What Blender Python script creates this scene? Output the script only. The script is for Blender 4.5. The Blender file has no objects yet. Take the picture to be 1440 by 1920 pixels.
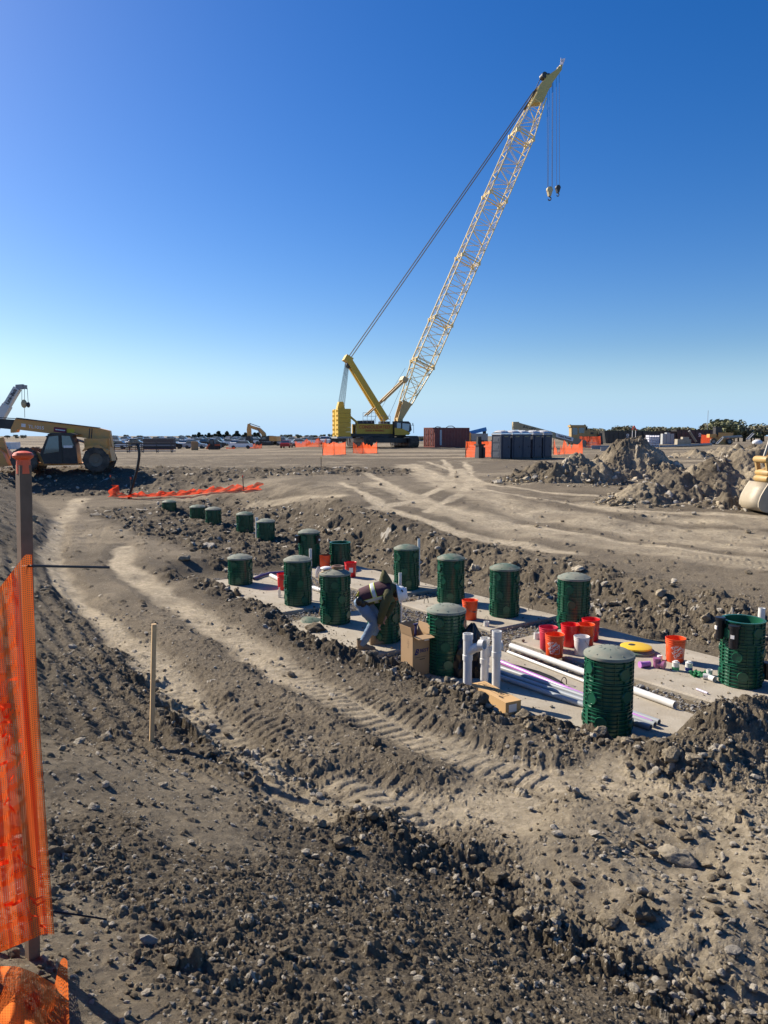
import bpy, bmesh, math, random
import numpy as np
from mathutils import Vector, Matrix
R = math.radians
random.seed(7)
S = bpy.context.scene
COL = S.collection
# ------------------------------------------------------------------ camera, sky, sun, exposure
F = 1387.0                       # focal length in photo pixels (photo 1440 x 1920)
PITCH = math.atan(145 / F)
CZ = 1.9
cam_d = bpy.data.cameras.new('camera'); cam = bpy.data.objects.new('camera', cam_d); COL.objects.link(cam)
cam_d.sensor_fit = 'VERTICAL'; cam_d.sensor_height = 36.0; cam_d.lens = 36.0 * F / 1920.0
cam_d.clip_start = 0.05; cam_d.clip_end = 9000
cam.location = (0, 0, CZ); cam.rotation_euler = (R(90) - PITCH, 0, 0)
S.camera = cam
SUN_AZ, SUN_EL = R(-57), R(34)   # azimuth from +Y, negative = left
w = bpy.data.worlds.new('World'); S.world = w; w.use_nodes = True
nt = w.node_tree; nt.nodes.clear()
out = nt.nodes.new('ShaderNodeOutputWorld'); bg = nt.nodes.new('ShaderNodeBackground')
sky = nt.nodes.new('ShaderNodeTexSky'); sky.sky_type = 'NISHITA'; sky.sun_disc = False
sky.sun_elevation = SUN_EL; sky.sun_rotation = SUN_AZ
sky.altitude = 200; sky.air_density = 1.0; sky.dust_density = 0.62; sky.ozone_density = 4.0
bg.inputs['Strength'].default_value = 0.071
# keep the air near the horizon pale blue and the zenith a clear deep blue, as on a dry autumn day
hs = nt.nodes.new('ShaderNodeHueSaturation'); hs.inputs['Saturation'].default_value = 1.36; hs.inputs['Hue'].default_value = .512
hs.inputs['Value'].default_value = 1.10
nt.links.new(sky.outputs[0], hs.inputs['Color'])
tcw = nt.nodes.new('ShaderNodeTexCoord'); sxyz = nt.nodes.new('ShaderNodeSeparateXYZ'); nt.links.new(tcw.outputs['Generated'], sxyz.inputs[0])
mrw = nt.nodes.new('ShaderNodeMapRange'); mrw.interpolation_type = 'SMOOTHSTEP'; mrw.inputs['From Min'].default_value = -.02; mrw.inputs['From Max'].default_value = .12
mrw.inputs['To Min'].default_value = .9; mrw.inputs['To Max'].default_value = 0
nt.links.new(sxyz.outputs['Z'], mrw.inputs['Value'])
mxw = nt.nodes.new('ShaderNodeMix'); mxw.data_type = 'RGBA'; mxw.inputs['B'].default_value = (3.7, 6.1, 9.2, 1)
nt.links.new(mrw.outputs['Result'], mxw.inputs['Factor']); nt.links.new(hs.outputs[0], mxw.inputs['A'])
nt.links.new(mxw.outputs['Result'], bg.inputs[0]); nt.links.new(bg.outputs[0], out.inputs[0])
sun_d = bpy.data.lights.new('sun', 'SUN'); sun_d.energy = 5.0; sun_d.angle = R(0.5); sun_d.color = (1.0, 0.91, 0.77)
sun = bpy.data.objects.new('sun', sun_d); COL.objects.link(sun)
sdir = Vector((math.sin(SUN_AZ) * math.cos(SUN_EL), math.cos(SUN_AZ) * math.cos(SUN_EL), math.sin(SUN_EL)))
sun.rotation_euler = (-sdir).to_track_quat('-Z', 'Y').to_euler(); sun.location = sdir * 200
S.view_settings.view_transform = 'Standard'; S.view_settings.look = 'None'
S.view_settings.exposure = 0.74; S.view_settings.gamma = 1.0
S.cycles.max_bounces = 6; S.cycles.transparent_max_bounces = 16

# ------------------------------------------------------------------ helpers
def ray(u, v):
    a = (u - 720) / F; b = (960 - v) / F
    return Vector((a, math.cos(PITCH) + b * math.sin(PITCH), -math.sin(PITCH) + b * math.cos(PITCH)))
EYE = Vector((0, 0, CZ))
def onz(u, v, z):
    d = ray(u, v); return EYE + d * ((z - CZ) / d.z)
def ony(u, v, y):
    d = ray(u, v); return EYE + d * (y / d.y)
def onplane(u, v, p, n):
    d = ray(u, v); return EYE + d * ((Vector(p) - EYE).dot(n) / d.dot(n))

class MB:
    """collects shapes, links them as one mesh object"""
    def __init__(s): s.v = []; s.f = []; s.m = []; s.M = Matrix.Identity(4); s.mi = 0
    def add(s, vs, fs, mi=None):
        b = len(s.v); s.v += [tuple(s.M @ Vector(p)) for p in vs]
        s.f += [tuple(i + b for i in f) for f in fs]; s.m += [s.mi if mi is None else mi] * len(fs); return s
    def box(s, c, d, rot=None, mi=None, taper=(1, 1)):
        hx, hy, hz = d[0] / 2, d[1] / 2, d[2] / 2; c = Vector(c); vs = []
        for z in (-1, 1):
            tx, ty = taper if z > 0 else (1, 1)
            for x, y in ((-1, -1), (1, -1), (1, 1), (-1, 1)):
                p = Vector((x * hx * tx, y * hy * ty, z * hz))
                if rot is not None: p = rot @ p
                vs.append(c + p)
        return s.add(vs, [(3, 2, 1, 0), (4, 5, 6, 7), (0, 1, 5, 4), (1, 2, 6, 5), (2, 3, 7, 6), (3, 0, 4, 7)], mi)
    def beam(s, a, b, wd, ht=None, mi=None, up=(0, 0, 1)):
        a = Vector(a); b = Vector(b); d = b - a; L = d.length
        if L < 1e-6: return s
        z = d / L; upv = Vector(up)
        if abs(z.dot(upv)) > .97: upv = Vector((0, 1, 0))
        x = upv.cross(z).normalized(); y = z.cross(x)
        return s.box((a + b) / 2, (wd, ht or wd, L), Matrix((x, y, z)).transposed(), mi)
    def tube(s, pts, r, n=10, mi=None, cap=True):
        pts = [Vector(p) for p in pts]; rs = r if isinstance(r, (list, tuple)) else [r] * len(pts)
        vs = []; fs = []; x = None
        for i, p in enumerate(pts):
            t = (pts[min(i + 1, len(pts) - 1)] - pts[max(i - 1, 0)]).normalized()
            if x is None:
                x = Vector((0, 0, 1)) if abs(t.z) < .9 else Vector((1, 0, 0))
            x = (x - t * x.dot(t))
            if x.length < 1e-5: x = t.orthogonal()
            x.normalize(); y = t.cross(x)
            for k in range(n):
                a = 2 * math.pi * k / n; vs.append(p + (x * math.cos(a) + y * math.sin(a)) * rs[i])
        for i in range(len(pts) - 1):
            for k in range(n):
                k2 = (k + 1) % n; fs.append((i * n + k, i * n + k2, (i + 1) * n + k2, (i + 1) * n + k))
        if cap:
            fs.append(tuple(range(n - 1, -1, -1))); fs.append(tuple((len(pts) - 1) * n + k for k in range(n)))
        return s.add(vs, fs, mi)
    def lathe(s, prof, n=32, c=(0, 0, 0), mi=None, closed=False):
        vs = []; fs = []; c = Vector(c); m = len(prof)
        for r, z in prof:
            for k in range(n):
                a = 2 * math.pi * k / n; vs.append(c + Vector((r * math.cos(a), r * math.sin(a), z)))
        rng = m if closed else m - 1
        for i in range(rng):
            j = (i + 1) % m
            for k in range(n):
                k2 = (k + 1) % n; fs.append((i * n + k, i * n + k2, j * n + k2, j * n + k))
        return s.add(vs, fs, mi)
    def prism(s, poly, y0, y1, mi=None):
        """polygon in x,z extruded along y"""
        n = len(poly); ar = sum(poly[i][0] * poly[(i + 1) % n][1] - poly[(i + 1) % n][0] * poly[i][1] for i in range(n))
        if ar < 0: poly = poly[::-1]
        vs = [(x, y0, z) for x, z in poly] + [(x, y1, z) for x, z in poly]
        fs = [tuple(range(n)), tuple(range(2 * n - 1, n - 1, -1))]
        for i in range(n):
            j = (i + 1) % n; fs.append((i, i + n, j + n, j))
        return s.add(vs, fs, mi)
    def grid(s, P, mi=None, flip=False):
        nu = len(P); nv = len(P[0]); vs = [p for row in P for p in row]; fs = []
        for i in range(nu - 1):
            for j in range(nv - 1):
                q = (i * nv + j, (i + 1) * nv + j, (i + 1) * nv + j + 1, i * nv + j + 1)
                fs.append(q[::-1] if flip else q)
        return s.add(vs, fs, mi)
    def ball(s, c, r, nu=12, nv=8, mi=None, sc=(1, 1, 1)):
        prof = [(r * math.sin(math.pi * i / nv) + 1e-5, -r * math.cos(math.pi * i / nv)) for i in range(nv + 1)]
        b = len(s.v); s.lathe(prof, nu, (0, 0, 0), mi)
        for i in range(b, len(s.v)): pass
        if sc != (1, 1, 1) or c != (0, 0, 0):
            Mi = s.M.inverted()
            for i in range(b, len(s.v)):
                p = Mi @ Vector(s.v[i]); p = Vector((p.x * sc[0], p.y * sc[1], p.z * sc[2])) + Vector(c); s.v[i] = tuple(s.M @ p)
        return s
    def mesh(s, name, mats, smooth=35):
        me = bpy.data.meshes.new(name); me.from_pydata(s.v, [], s.f)
        for m in (mats if isinstance(mats, (list, tuple)) else [mats]): me.materials.append(m)
        if any(s.m): me.polygons.foreach_set('material_index', s.m)
        me.validate(); me.update()
        if smooth:
            me.polygons.foreach_set('use_smooth', [True] * len(me.polygons)); me.set_sharp_from_angle(angle=R(smooth))
        return me
    def build(s, name, mats, parent=None, smooth=35, label=None):
        o = bpy.data.objects.new(name, s.mesh(name, mats, smooth)); COL.objects.link(o)
        if parent is not None: o.parent = parent
        if label: o['label'] = label
        return o

def tag(o, label=None, cat=None, group=None, kind=None):
    if label: o['label'] = label
    if cat: o['category'] = cat
    if group: o['group'] = group
    if kind: o['kind'] = kind
    return o
def thing(name, label, cat, loc=(0, 0, 0), rz=0, group=None, scale=1):
    o = bpy.data.objects.new(name, None); COL.objects.link(o); o.empty_display_size = .1
    o.location = loc; o.rotation_euler = (0, 0, rz); o.scale = (scale,) * 3
    return tag(o, label, cat, group)
def copy_tree(o, label=None, loc=None, rz=None, group=None, parent=None):
    kids = [c for c in COL.objects if c.parent == o]
    c = o.copy(); COL.objects.link(c)
    if parent is not None: c.parent = parent
    for k in kids: copy_tree(k, parent=c)
    if label: c['label'] = label
    if group: c['group'] = group
    if loc is not None: c.location = loc
    if rz is not None: c.rotation_euler = (0, 0, rz)
    return c
def text(name, body, size, mat, parent, M, extr=.002, sx=1.0, bold=0.0):
    cu = bpy.data.curves.new(name, 'FONT'); cu.body = body; cu.size = size; cu.extrude = extr; cu.align_x = 'CENTER'; cu.align_y = 'CENTER'
    cu.offset = bold * size; cu.resolution_u = 3
    t = bpy.data.objects.new(name, cu); COL.objects.link(t)
    dg = bpy.context.evaluated_depsgraph_get(); me = bpy.data.meshes.new_from_object(t.evaluated_get(dg))
    COL.objects.unlink(t); bpy.data.objects.remove(t)
    me.transform(M @ Matrix.Diagonal((sx, 1, 1, 1))); me.materials.clear(); me.materials.append(mat)
    o = bpy.data.objects.new(name, me); COL.objects.link(o); o.parent = parent
    return o
def frame(o, x, y):
    """matrix with origin o, x axis x, y axis y"""
    x = Vector(x).normalized(); y = Vector(y); y = (y - x * y.dot(x)).normalized(); z = x.cross(y)
    M = Matrix((x, y, z)).transposed().to_4x4(); M.translation = Vector(o); return M

# ------------------------------------------------------------------ materials
def srgb(r, g, b):
    f = lambda c: (c / 255 / 12.92) if c <= 10 else ((c / 255 + .055) / 1.055) ** 2.4
    return (f(r), f(g), f(b))
DUST = (0.30, 0.25, 0.18)
def mat(name, col, rough=.6, metal=0, var=.12, dust=.0, scale=6, bump=0, bscale=60, trans=0, spec=.5, coat=0):
    m = bpy.data.materials.new(name); m.use_nodes = True; t = m.node_tree; p = t.nodes['Principled BSDF']
    p.inputs['Roughness'].default_value = rough; p.inputs['Metallic'].default_value = metal
    p.inputs['Specular IOR Level'].default_value = spec
    if coat: p.inputs['Coat Weight'].default_value = coat
    tc = t.nodes.new('ShaderNodeTexCoord'); nz = t.nodes.new('ShaderNodeTexNoise'); nz.inputs['Scale'].default_value = scale; nz.inputs['Detail'].default_value = 6; nz.inputs['Roughness'].default_value = .65
    t.links.new(tc.outputs['Object'], nz.inputs['Vector'])
    mx = t.nodes.new('ShaderNodeMix'); mx.data_type = 'RGBA'
    mx.inputs['A'].default_value = (*[c * (1 - var) for c in col], 1); mx.inputs['B'].default_value = (*[min(1, c * (1 + var)) for c in col], 1)
    t.links.new(nz.outputs['Fac'], mx.inputs['Factor']); last = mx.outputs['Result']
    if dust:
        n2 = t.nodes.new('ShaderNodeTexNoise'); n2.inputs['Scale'].default_value = scale * .7; n2.inputs['Detail'].default_value = 8; n2.inputs['Roughness'].default_value = .7
        t.links.new(tc.outputs['Object'], n2.inputs['Vector'])
        mr = t.nodes.new('ShaderNodeMapRange'); mr.inputs['From Min'].default_value = .38; mr.inputs['From Max'].default_value = .72; mr.inputs['To Max'].default_value = dust
        mr.inputs['To Min'].default_value = dust * .15
        t.links.new(n2.outputs['Fac'], mr.inputs['Value'])
        m2 = t.nodes.new('ShaderNodeMix'); m2.data_type = 'RGBA'; m2.inputs['B'].default_value = (*DUST, 1)
        t.links.new(mr.outputs['Result'], m2.inputs['Factor']); t.links.new(last, m2.inputs['A']); last = m2.outputs['Result']
    t.links.new(last, p.inputs['Base Color'])
    if bump:
        n3 = t.nodes.new('ShaderNodeTexNoise'); n3.inputs['Scale'].default_value = bscale; n3.inputs['Detail'].default_value = 5
        t.links.new(tc.outputs['Object'], n3.inputs['Vector'])
        b = t.nodes.new('ShaderNodeBump'); b.inputs['Strength'].default_value = bump; b.inputs['Distance'].default_value = .02
        t.links.new(n3.outputs['Fac'], b.inputs['Height']); t.links.new(b.outputs['Normal'], p.inputs['Normal'])
    if trans:
        p.inputs['Transmission Weight'].default_value = trans
    return m
def translucent(name, col, thin=.5, hole=0.0, hs=1.0):
    """woven net or thin plastic sheet: diffuse + translucent, with see-through openings"""
    m = bpy.data.materials.new(name); m.use_nodes = True; t = m.node_tree; t.nodes.clear()
    o = t.nodes.new('ShaderNodeOutputMaterial'); d = t.nodes.new('ShaderNodeBsdfDiffuse'); tr = t.nodes.new('ShaderNodeBsdfTranslucent')
    d.inputs[0].default_value = (*col, 1); tr.inputs[0].default_value = (*col, 1)
    a = t.nodes.new('ShaderNodeMixShader'); a.inputs[0].default_value = thin
    t.links.new(d.outputs[0], a.inputs[1]); t.links.new(tr.outputs[0], a.inputs[2]); last = a.outputs[0]
    if hole:
        g = t.nodes.new('ShaderNodeBsdfTransparent'); b = t.nodes.new('ShaderNodeMixShader')
        tc = t.nodes.new('ShaderNodeTexCoord'); nz = t.nodes.new('ShaderNodeTexNoise'); nz.inputs['Scale'].default_value = hs
        t.links.new(tc.outputs['Object'], nz.inputs['Vector'])
        mr = t.nodes.new('ShaderNodeMapRange'); mr.inputs['From Min'].default_value = .3; mr.inputs['From Max'].default_value = .7
        mr.inputs['To Min'].default_value = hole - .15; mr.inputs['To Max'].default_value = min(1, hole + .15)
        t.links.new(nz.outputs['Fac'], mr.inputs['Value']); t.links.new(mr.outputs[0], b.inputs[0])
        t.links.new(last, b.inputs[1]); t.links.new(g.outputs[0], b.inputs[2]); last = b.outputs[0]
    t.links.new(last, o.inputs[0]); return m
# ------------------------------------------------------------------ noise
def hsh(ix, iy, seed):
    with np.errstate(over='ignore'):
        h = (ix.astype(np.int64) * 374761393 + iy.astype(np.int64) * 668265263 + seed * 1442695041) & 0xffffffff
        h = ((h ^ (h >> 13)) * 1274126177) & 0xffffffff
        h = ((h ^ (h >> 16)) * 2246822519) & 0xffffffff
        h = h ^ (h >> 15)
    return (h & 0xffffff).astype(np.float32) / 16777216.0
def vnoise(x, y, seed=0):
    ix = np.floor(x); iy = np.floor(y); fx = (x - ix).astype(np.float32); fy = (y - iy).astype(np.float32)
    fx = fx * fx * fx * (fx * (fx * 6 - 15) + 10); fy = fy * fy * fy * (fy * (fy * 6 - 15) + 10)
    ix = ix.astype(np.int64); iy = iy.astype(np.int64)
    a = hsh(ix, iy, seed); b = hsh(ix + 1, iy, seed); c = hsh(ix, iy + 1, seed); d = hsh(ix + 1, iy + 1, seed)
    return (a + (b - a) * fx + (c - a) * fy + (a - b - c + d) * fx * fy) * 2 - 1
def fbm(x, y, s, octv=4, seed=0, gain=.5):
    t = 0; a = 1; x = x * s; y = y * s
    for o in range(octv):
        t = t + a * vnoise(x, y, seed + o * 17); a *= gain; x, y = x * 2.03 * .9 - y * .87 + 3.1, y * 2.03 * .9 + x * .87 + 1.7
    return t
def clods(x, y, cell, prob, seed, lo=.25, hi=.62, flat=.75):
    """heights of rounded lumps, one at most per cell; also a random tint of the top lump"""
    wx = x + cell * .28 * vnoise(x / cell * 2.3, y / cell * 2.3, seed + 91) + cell * .12 * vnoise(x / cell * 6, y / cell * 6, seed + 93)
    wy = y + cell * .28 * vnoise(x / cell * 2.3 + 40, y / cell * 2.3, seed + 92) + cell * .12 * vnoise(x / cell * 6 + 9, y / cell * 6, seed + 94)
    gx = np.floor(wx / cell).astype(np.int64); gy = np.floor(wy / cell).astype(np.int64)
    best = np.zeros(x.shape, np.float32); tint = np.zeros(x.shape, np.float32)
    for di in (-1, 0, 1):
        for dj in (-1, 0, 1):
            cx = gx + di; cy = gy + dj
            r = cell * (lo + (hi - lo) * hsh(cx, cy, seed + 3) ** 2.2)
            px = (cx + .5 + .8 * (hsh(cx, cy, seed) - .5)) * cell; py = (cy + .5 + .8 * (hsh(cx, cy, seed + 1) - .5)) * cell
            an = hsh(cx, cy, seed + 5) * 3.14; ca = np.cos(an); sa = np.sin(an); e = .7 + .6 * hsh(cx, cy, seed + 6)
            dx = wx - px; dy = wy - py
            d2 = ((dx * ca + dy * sa) * e) ** 2 + ((dy * ca - dx * sa) / e) ** 2
            k = 1 - d2 / (r * r)
            hgt = np.where((k > 0) & (hsh(cx, cy, seed + 2) < prob), r * flat * np.sqrt(np.maximum(k, 0)), 0)
            up = hgt > best; best = np.where(up, hgt, best); tint = np.where(up, hsh(cx, cy, seed + 8), tint)
    return best.astype(np.float32), tint.astype(np.float32)
def sst(a, b, x):
    t = np.clip((x - a) / (b - a), 0, 1); return t * t * (3 - 2 * t)
def lerp(a, b, t): return a + (b - a) * t

# ------------------------------------------------------------------ lie of the land (z = 0 is the graded plain)
PO = (-3.58, 16.56); E1 = (.589, -.808); E2 = (.808, .589)       # the row of buried tanks
def pq(x, y): 
    dx = x - PO[0]; dy = y - PO[1]; return dx * E1[0] + dy * E1[1], dx * E2[0] + dy * E2[1]
def PQ(p, q, z=-1.6): return Vector((PO[0] + p * E1[0] + q * E2[0], PO[1] + p * E1[1] + q * E2[1], z))
FOOT_Y = [-8, 0, 2.5, 3, 4.1, 4.7, 5.3, 5.9, 6.8, 9.5, 13.2, 18.9, 25, 31, 39]
FOOT_X = [16, 6.2, 3.7, 3.2, 1.7, 1.1, .6, -.1, -1.15, -2.95, -5.3, -8.3, -10.8, -14.1, -19]
def lay(x, y):
    """broad shape, no grain"""
    x = np.asarray(x, dtype=np.float64); y = np.asarray(y, dtype=np.float64)
    p, q = pq(x, y)
    zr = np.interp(y, [0, 6, 9, 11.5, 13.5, 18, 20, 23, 27, 33, 45, 66, 100, 165, 260, 600, 4000], [-1.35, -1.32, -1.27, -1.14, -1.06, -.98, -.88, -.60, -.30, -.12, 0, .08, .2, .15, -.7, -3, -6])
    zl = np.interp(y, [0, 10, 20, 30, 36.5, 41, 66, 110, 145, 270, 340, 600, 4000], [-1.35, -1.35, -1.32, -1.25, -1.05, 0.0, -.1, -.7, -.85, -.2, 0, -2, -6])
    zl = zl + .25 * np.exp(-((y - 41.5) / 1.6) ** 2) * 0
    t = sst(4.7, 6.3 + np.maximum(0, -p - 2) * .33, q)
    t = np.where(y > 60, sst(-20, -6, x), t) if False else lerp(t, sst(-22, -8, x), sst(55, 80, y))
    z = lerp(zl, zr, t)
    # soft fill over the second line of tanks
    fill = sst(-1.6, -2.6, p) * sst(-17.5, -15, p) * sst(.6, 2.2, q) * sst(6.6, 4.9, q)
    z = z + fill * (-.06 + .08 * np.sin(p * 1.1))
    # pit
    sh = .34 * sst(9.4, 10.3, p) + .12 * np.sin(p * 1.9) * .6 - .26 * sst(3.4, 4.4, p) * sst(7.2, 6.2, p)
    wob = .12 * np.sin(p * 2.1 + 1) + .1 * np.sin(q * 2.7)
    pit = sst(-2.9, -1.7, p + wob) * sst(11.3, 10.75, p) * sst(-.68 + sh, -.28 + sh, q) * sst(6.3 + .5 * wob, 4.15, q + wob)
    z = lerp(z, -1.68, pit)
    # spoil rims
    rim = np.exp(-((q + .78 - sh + .1 * np.sin(p * 1.7)) / .30) ** 2) * sst(-2.4, -1.2, p) * sst(12.2, 11.2, p)
    z = z + rim * (.02 + .06 * np.sin(p * 2.3) + .04 * np.sin(p * 5.1 + 1))
    end = np.exp(-((p - 11.35 - .12 * np.sin(q * 2)) / .5) ** 2) * sst(-.8, .5, q) * sst(7, 4, q) * (1 - .7 * sst(1.7, 3.0, q))
    z = z + end * (.20 + .10 * np.sin(q * 1.9 + .4))
    # berm the camera stands on
    s = (np.interp(y, FOOT_Y, FOOT_X) - x) * .80
    sl = .40 + .30 * sst(7, 15, y)
    b = np.where(s > 0, s * s / (s + .35) * sl, 0)
    top = 1.72 + .15 * np.sin(x * .7 + y * .4)
    b = top * (1 - np.exp(-(b / top) - (b / top) ** 2 * .6))
    z = np.where(y < 40, z + b * sst(41, 37, y) * (1 - pit), z)
    lip = np.exp(-((s - .18) / .26) ** 2) * sst(2, 3.2, y) * sst(10, 5.5, y)
    z = z + lip * (.10 + .07 * np.sin(y * 3.3 + x * 1.3))
    # second hump at the lower right, a shallow trough between
    z = z - .16 * np.exp(-(((x - 1.9) / .9) ** 2 + ((y - 4.1) / .55) ** 2))
    return z
def lay1(x, y): return float(lay(np.array([x]), np.array([y]))[0])
def hit(u, v, zoff=0.0):
    d = ray(u, v); t = 1.0; step = .05
    while t < 900:
        P = EYE + d * t
        if P.z < lay1(P.x, P.y) + zoff:
            a, b = t - step, t
            for _ in range(24):
                m = (a + b) / 2; P = EYE + d * m
                if P.z < lay1(P.x, P.y) + zoff: b = m
                else: a = m
            return EYE + d * b
        step = max(.04, t * .006); t += step
    return EYE + d * 900

def seg_mask(x, y, pts, wd, soft=.5, wob=0.0):
    """1 inside a band of half-width wd (m) round a polyline of world points"""
    best = np.full(x.shape, 1e9)
    for (ax, ay), (bx, by) in zip(pts[:-1], pts[1:]):
        vx, vy = bx - ax, by - ay; L = vx * vx + vy * vy + 1e-9
        t = np.clip(((x - ax) * vx + (y - ay) * vy) / L, 0, 1)
        best = np.minimum(best, np.hypot(x - ax - vx * t, y - ay - vy * t))
    return 1 - sst(wd * (1 - soft), wd * (1 + soft), best + wob)
def along(x, y, pts):
    best = np.full(x.shape, 1e9); arc = np.zeros(x.shape); acc = 0; side = np.zeros(x.shape)
    for (ax, ay), (bx, by) in zip(pts[:-1], pts[1:]):
        vx, vy = bx - ax, by - ay; L = math.hypot(vx, vy) + 1e-9
        t = np.clip(((x - ax) * vx + (y - ay) * vy) / L ** 2, 0, 1)
        d = np.hypot(x - ax - vx * t, y - ay - vy * t); up = d < best
        best = np.where(up, d, best); arc = np.where(up, acc + t * L, arc); side = np.where(up, ((x - ax) * vy - (y - ay) * vx) / L, side); acc += L
    return best, arc, side
def path(*px): return [tuple(hit(u, v).xy) for u, v in px]
# pale, driven-over wheel lines and the crawler-tread prints, traced on the ground
WHEEL = [
    (path((110, 985), (92, 1045), (130, 1110), (225, 1190), (320, 1280), (400, 1365), (500, 1440), (600, 1510)), .34),
    (path((235, 1020), (222, 1055), (300, 1110), (420, 1185), (540, 1262), (660, 1320), (790, 1385), (930, 1430), (1130, 1465), (1330, 1480)), .36),
    (path((640, 1480), (800, 1520), (930, 1500)), .45),
    (path((775, 870), (860, 912), (1000, 935), (1200, 958), (1440, 972)), .3), (path((800, 866), (905, 905), (1040, 925), (1240, 942), (1440, 955)), .3),
    (path((690, 890), (770, 930), (900, 970), (1130, 1010), (1440, 1052)), .3), (path((640, 905), (720, 952), (860, 1000), (1080, 1040)), .3),
    (path((830, 862), (850, 885), (835, 915), (770, 940), (690, 955)), .3), (path((870, 866), (885, 890), (870, 925), (800, 958)), .28),
    (path((770, 872), (830, 905), (950, 945), (1150, 985), (1440, 1010)), 1.1),
    (path((700, 905), (800, 945), (960, 990), (1200, 1030), (1440, 1060)), .8),
    (path((1440, 1035), (1180, 1000), (1000, 965), (900, 925), (860, 880)), .7),
    (path((1100, 945), (1250, 970), (1440, 985)), .9),
    (path((640, 930), (560, 935), (480, 945)), .6),
    (path((1050, 1460), (1150, 1440), (1250, 1470)), .35),
    (path((150, 935), (110, 985)), .5),
]
TREAD = [(path((560, 1235), (700, 1330), (860, 1400), (1040, 1440)), .42), (path((640, 1430), (760, 1500), (900, 1560), (1000, 1580)), .40),
         (path((300, 1230), (420, 1330), (560, 1440), (660, 1500)), .34), (path((960, 1010), (1150, 1035), (1440, 1062)), .45), (path((960, 950), (1150, 990), (1440, 1022)), .45), (path((250, 1090), (180, 1020), (210, 960)), .4),
         (path((720, 960), (860, 1000), (1010, 1040)), .4)]
def surface(x, y, detail=True):
    """full ground: height, dry mask, dark (moist) mask, lump tint"""
    x = np.asarray(x, dtype=np.float64); y = np.asarray(y, dtype=np.float64)
    p, q = pq(x, y); z = lay(x, y)
    s = (np.interp(y, FOOT_Y, FOOT_X) - x) * .8
    near = sst(60, 20, y)
    n1 = fbm(x, y, .35, 4, 5); n2 = fbm(x, y, 1.6, 4, 11)
    dry = np.zeros(x.shape); wob = .16 * n2 + .2 * n1
    for pts, wd in WHEEL: dry = np.maximum(dry, seg_mask(x, y, pts, wd * .66, .5, wob * wd * 1.8) * (1 if wd < .5 else .72))
    tread = np.zeros(x.shape); lug = np.zeros(x.shape)
    for i, (pts, wd) in enumerate(TREAD):
        d, arc, side = along(x, y, pts); m = (1 - sst(wd * .7, wd * 1.1, d + .16 * n2)) * sst(-.35, .35, n1 + .5 * fbm(x, y, .8, 2, 70 + i))
        saw = ((arc + .22 * np.abs(side) + .02 * n2 + np.where(side > 0, .07, 0)) / .15) % 1.0
        tread = np.maximum(tread, m); lug = np.where(m > 0, np.maximum(lug, m * (sst(0, .14, saw) * sst(.62, .46, saw)) * sst(.02, .06, np.abs(side))), lug)
    sh = .34 * sst(9.4, 10.3, p) + .12 * np.sin(p * 1.9) * .6 - .26 * sst(3.4, 4.4, p) * sst(7.2, 6.2, p)
    inpit = sst(-2.3, -1.8, p) * sst(11.1, 10.8, p) * sst(-.46 + sh, -.28 + sh, q) * sst(4.9, 4.3, q)
    bank = sst(3.9, 4.4, q) * sst(7.6, 5.4, q) * sst(-2.5, -1, p) * sst(14, 11, p)
    fill = sst(-1.0, -2.2, p) * sst(-18, -15, p) * sst(.3, 1.6, q) * sst(8.0, 5.6, q)
    rim = np.exp(-((q + .70 - sh) / .42) ** 2) * sst(-2.6, -1.4, p) * sst(12.3, 11.3, p)
    end = np.exp(-((p - 11.3) / .6) ** 2) * sst(-1, .3, q) * sst(8, 5, q)
    lip = np.exp(-((s - .12) / .34) ** 2) * sst(2, 3, y) * sst(14, 7, y)
    berm = sst(.0, .5, s) * sst(40, 36, y)
    farbank = sst(35, 37.5, y) * sst(44, 41.5, y) * sst(4, -1, x)
    rough = np.clip(np.maximum.reduce([bank * 1.0, fill * 1.0, rim * 1.0, end * .9, lip * .95, farbank * .9]), 0, 1)
    rightfg = sst(2.2, 3.2, y) * sst(8.5, 6, y) * sst(.2, 1.6, x) * sst(.4, -.4, s)
    loose = np.clip(rough + .20 * berm + .36 * rightfg + .28 * sst(.1, .7, n1) * near, 0, 1) * (1 - .85 * np.clip(dry, 0, 1) * (1 - rough)) * (1 - inpit)
    # broad swells and grain
    amp = lerp(.022, .075, loose) * (1 - .8 * inpit)
    z = z + amp * fbm(x, y, 1.3, 5, 21) + .05 * near * fbm(x, y, .45, 2, 31) * (1 - inpit)
    z = z + .02 * n1 * (1 - near)
    for pts, wd in WHEEL[:3]:
        z = z - .055 * seg_mask(x, y, pts, wd * 1.1, .5, wob * wd) + .025 * (seg_mask(x, y, pts, wd * 2.0, .4, wob * wd) - seg_mask(x, y, pts, wd * 1.2, .4, wob * wd))
    z = z + .019 * (lug - .5 * tread) * (1 - .6 * rough)
    # raked blade lines down the face of the berm
    face = berm * sst(5.2, 6.5, y) * sst(20, 14, y) * sst(3.0, 1.0, s)
    z = z + .022 * face * np.sin((s * 1.0 + .05 * n2) * 26)
    crustm = sst(-.12, .32, fbm(x, y, .55, 3, 77)) * sst(7, 5.5, y) * (1 - rough)
    cm = (y < 16)
    if cm.any():          # crumbly grain of dug clay, a few centimetres across
        xs, ys = x[cm], y[cm]; g = 1 - np.abs(fbm(xs, ys, 9, 4, 800, .62)) * 1.6
        z[cm] += (.008 + .012 * loose[cm]) * (1 - .8 * inpit[cm]) * (1 - .55 * np.clip(dry[cm], 0, 1)) * g * (1 - .72 * crustm[cm]) * (1 + .3 * n2[cm]) * sst(16, 9, ys)
    tint = np.full(x.shape, .4, np.float32)
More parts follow.
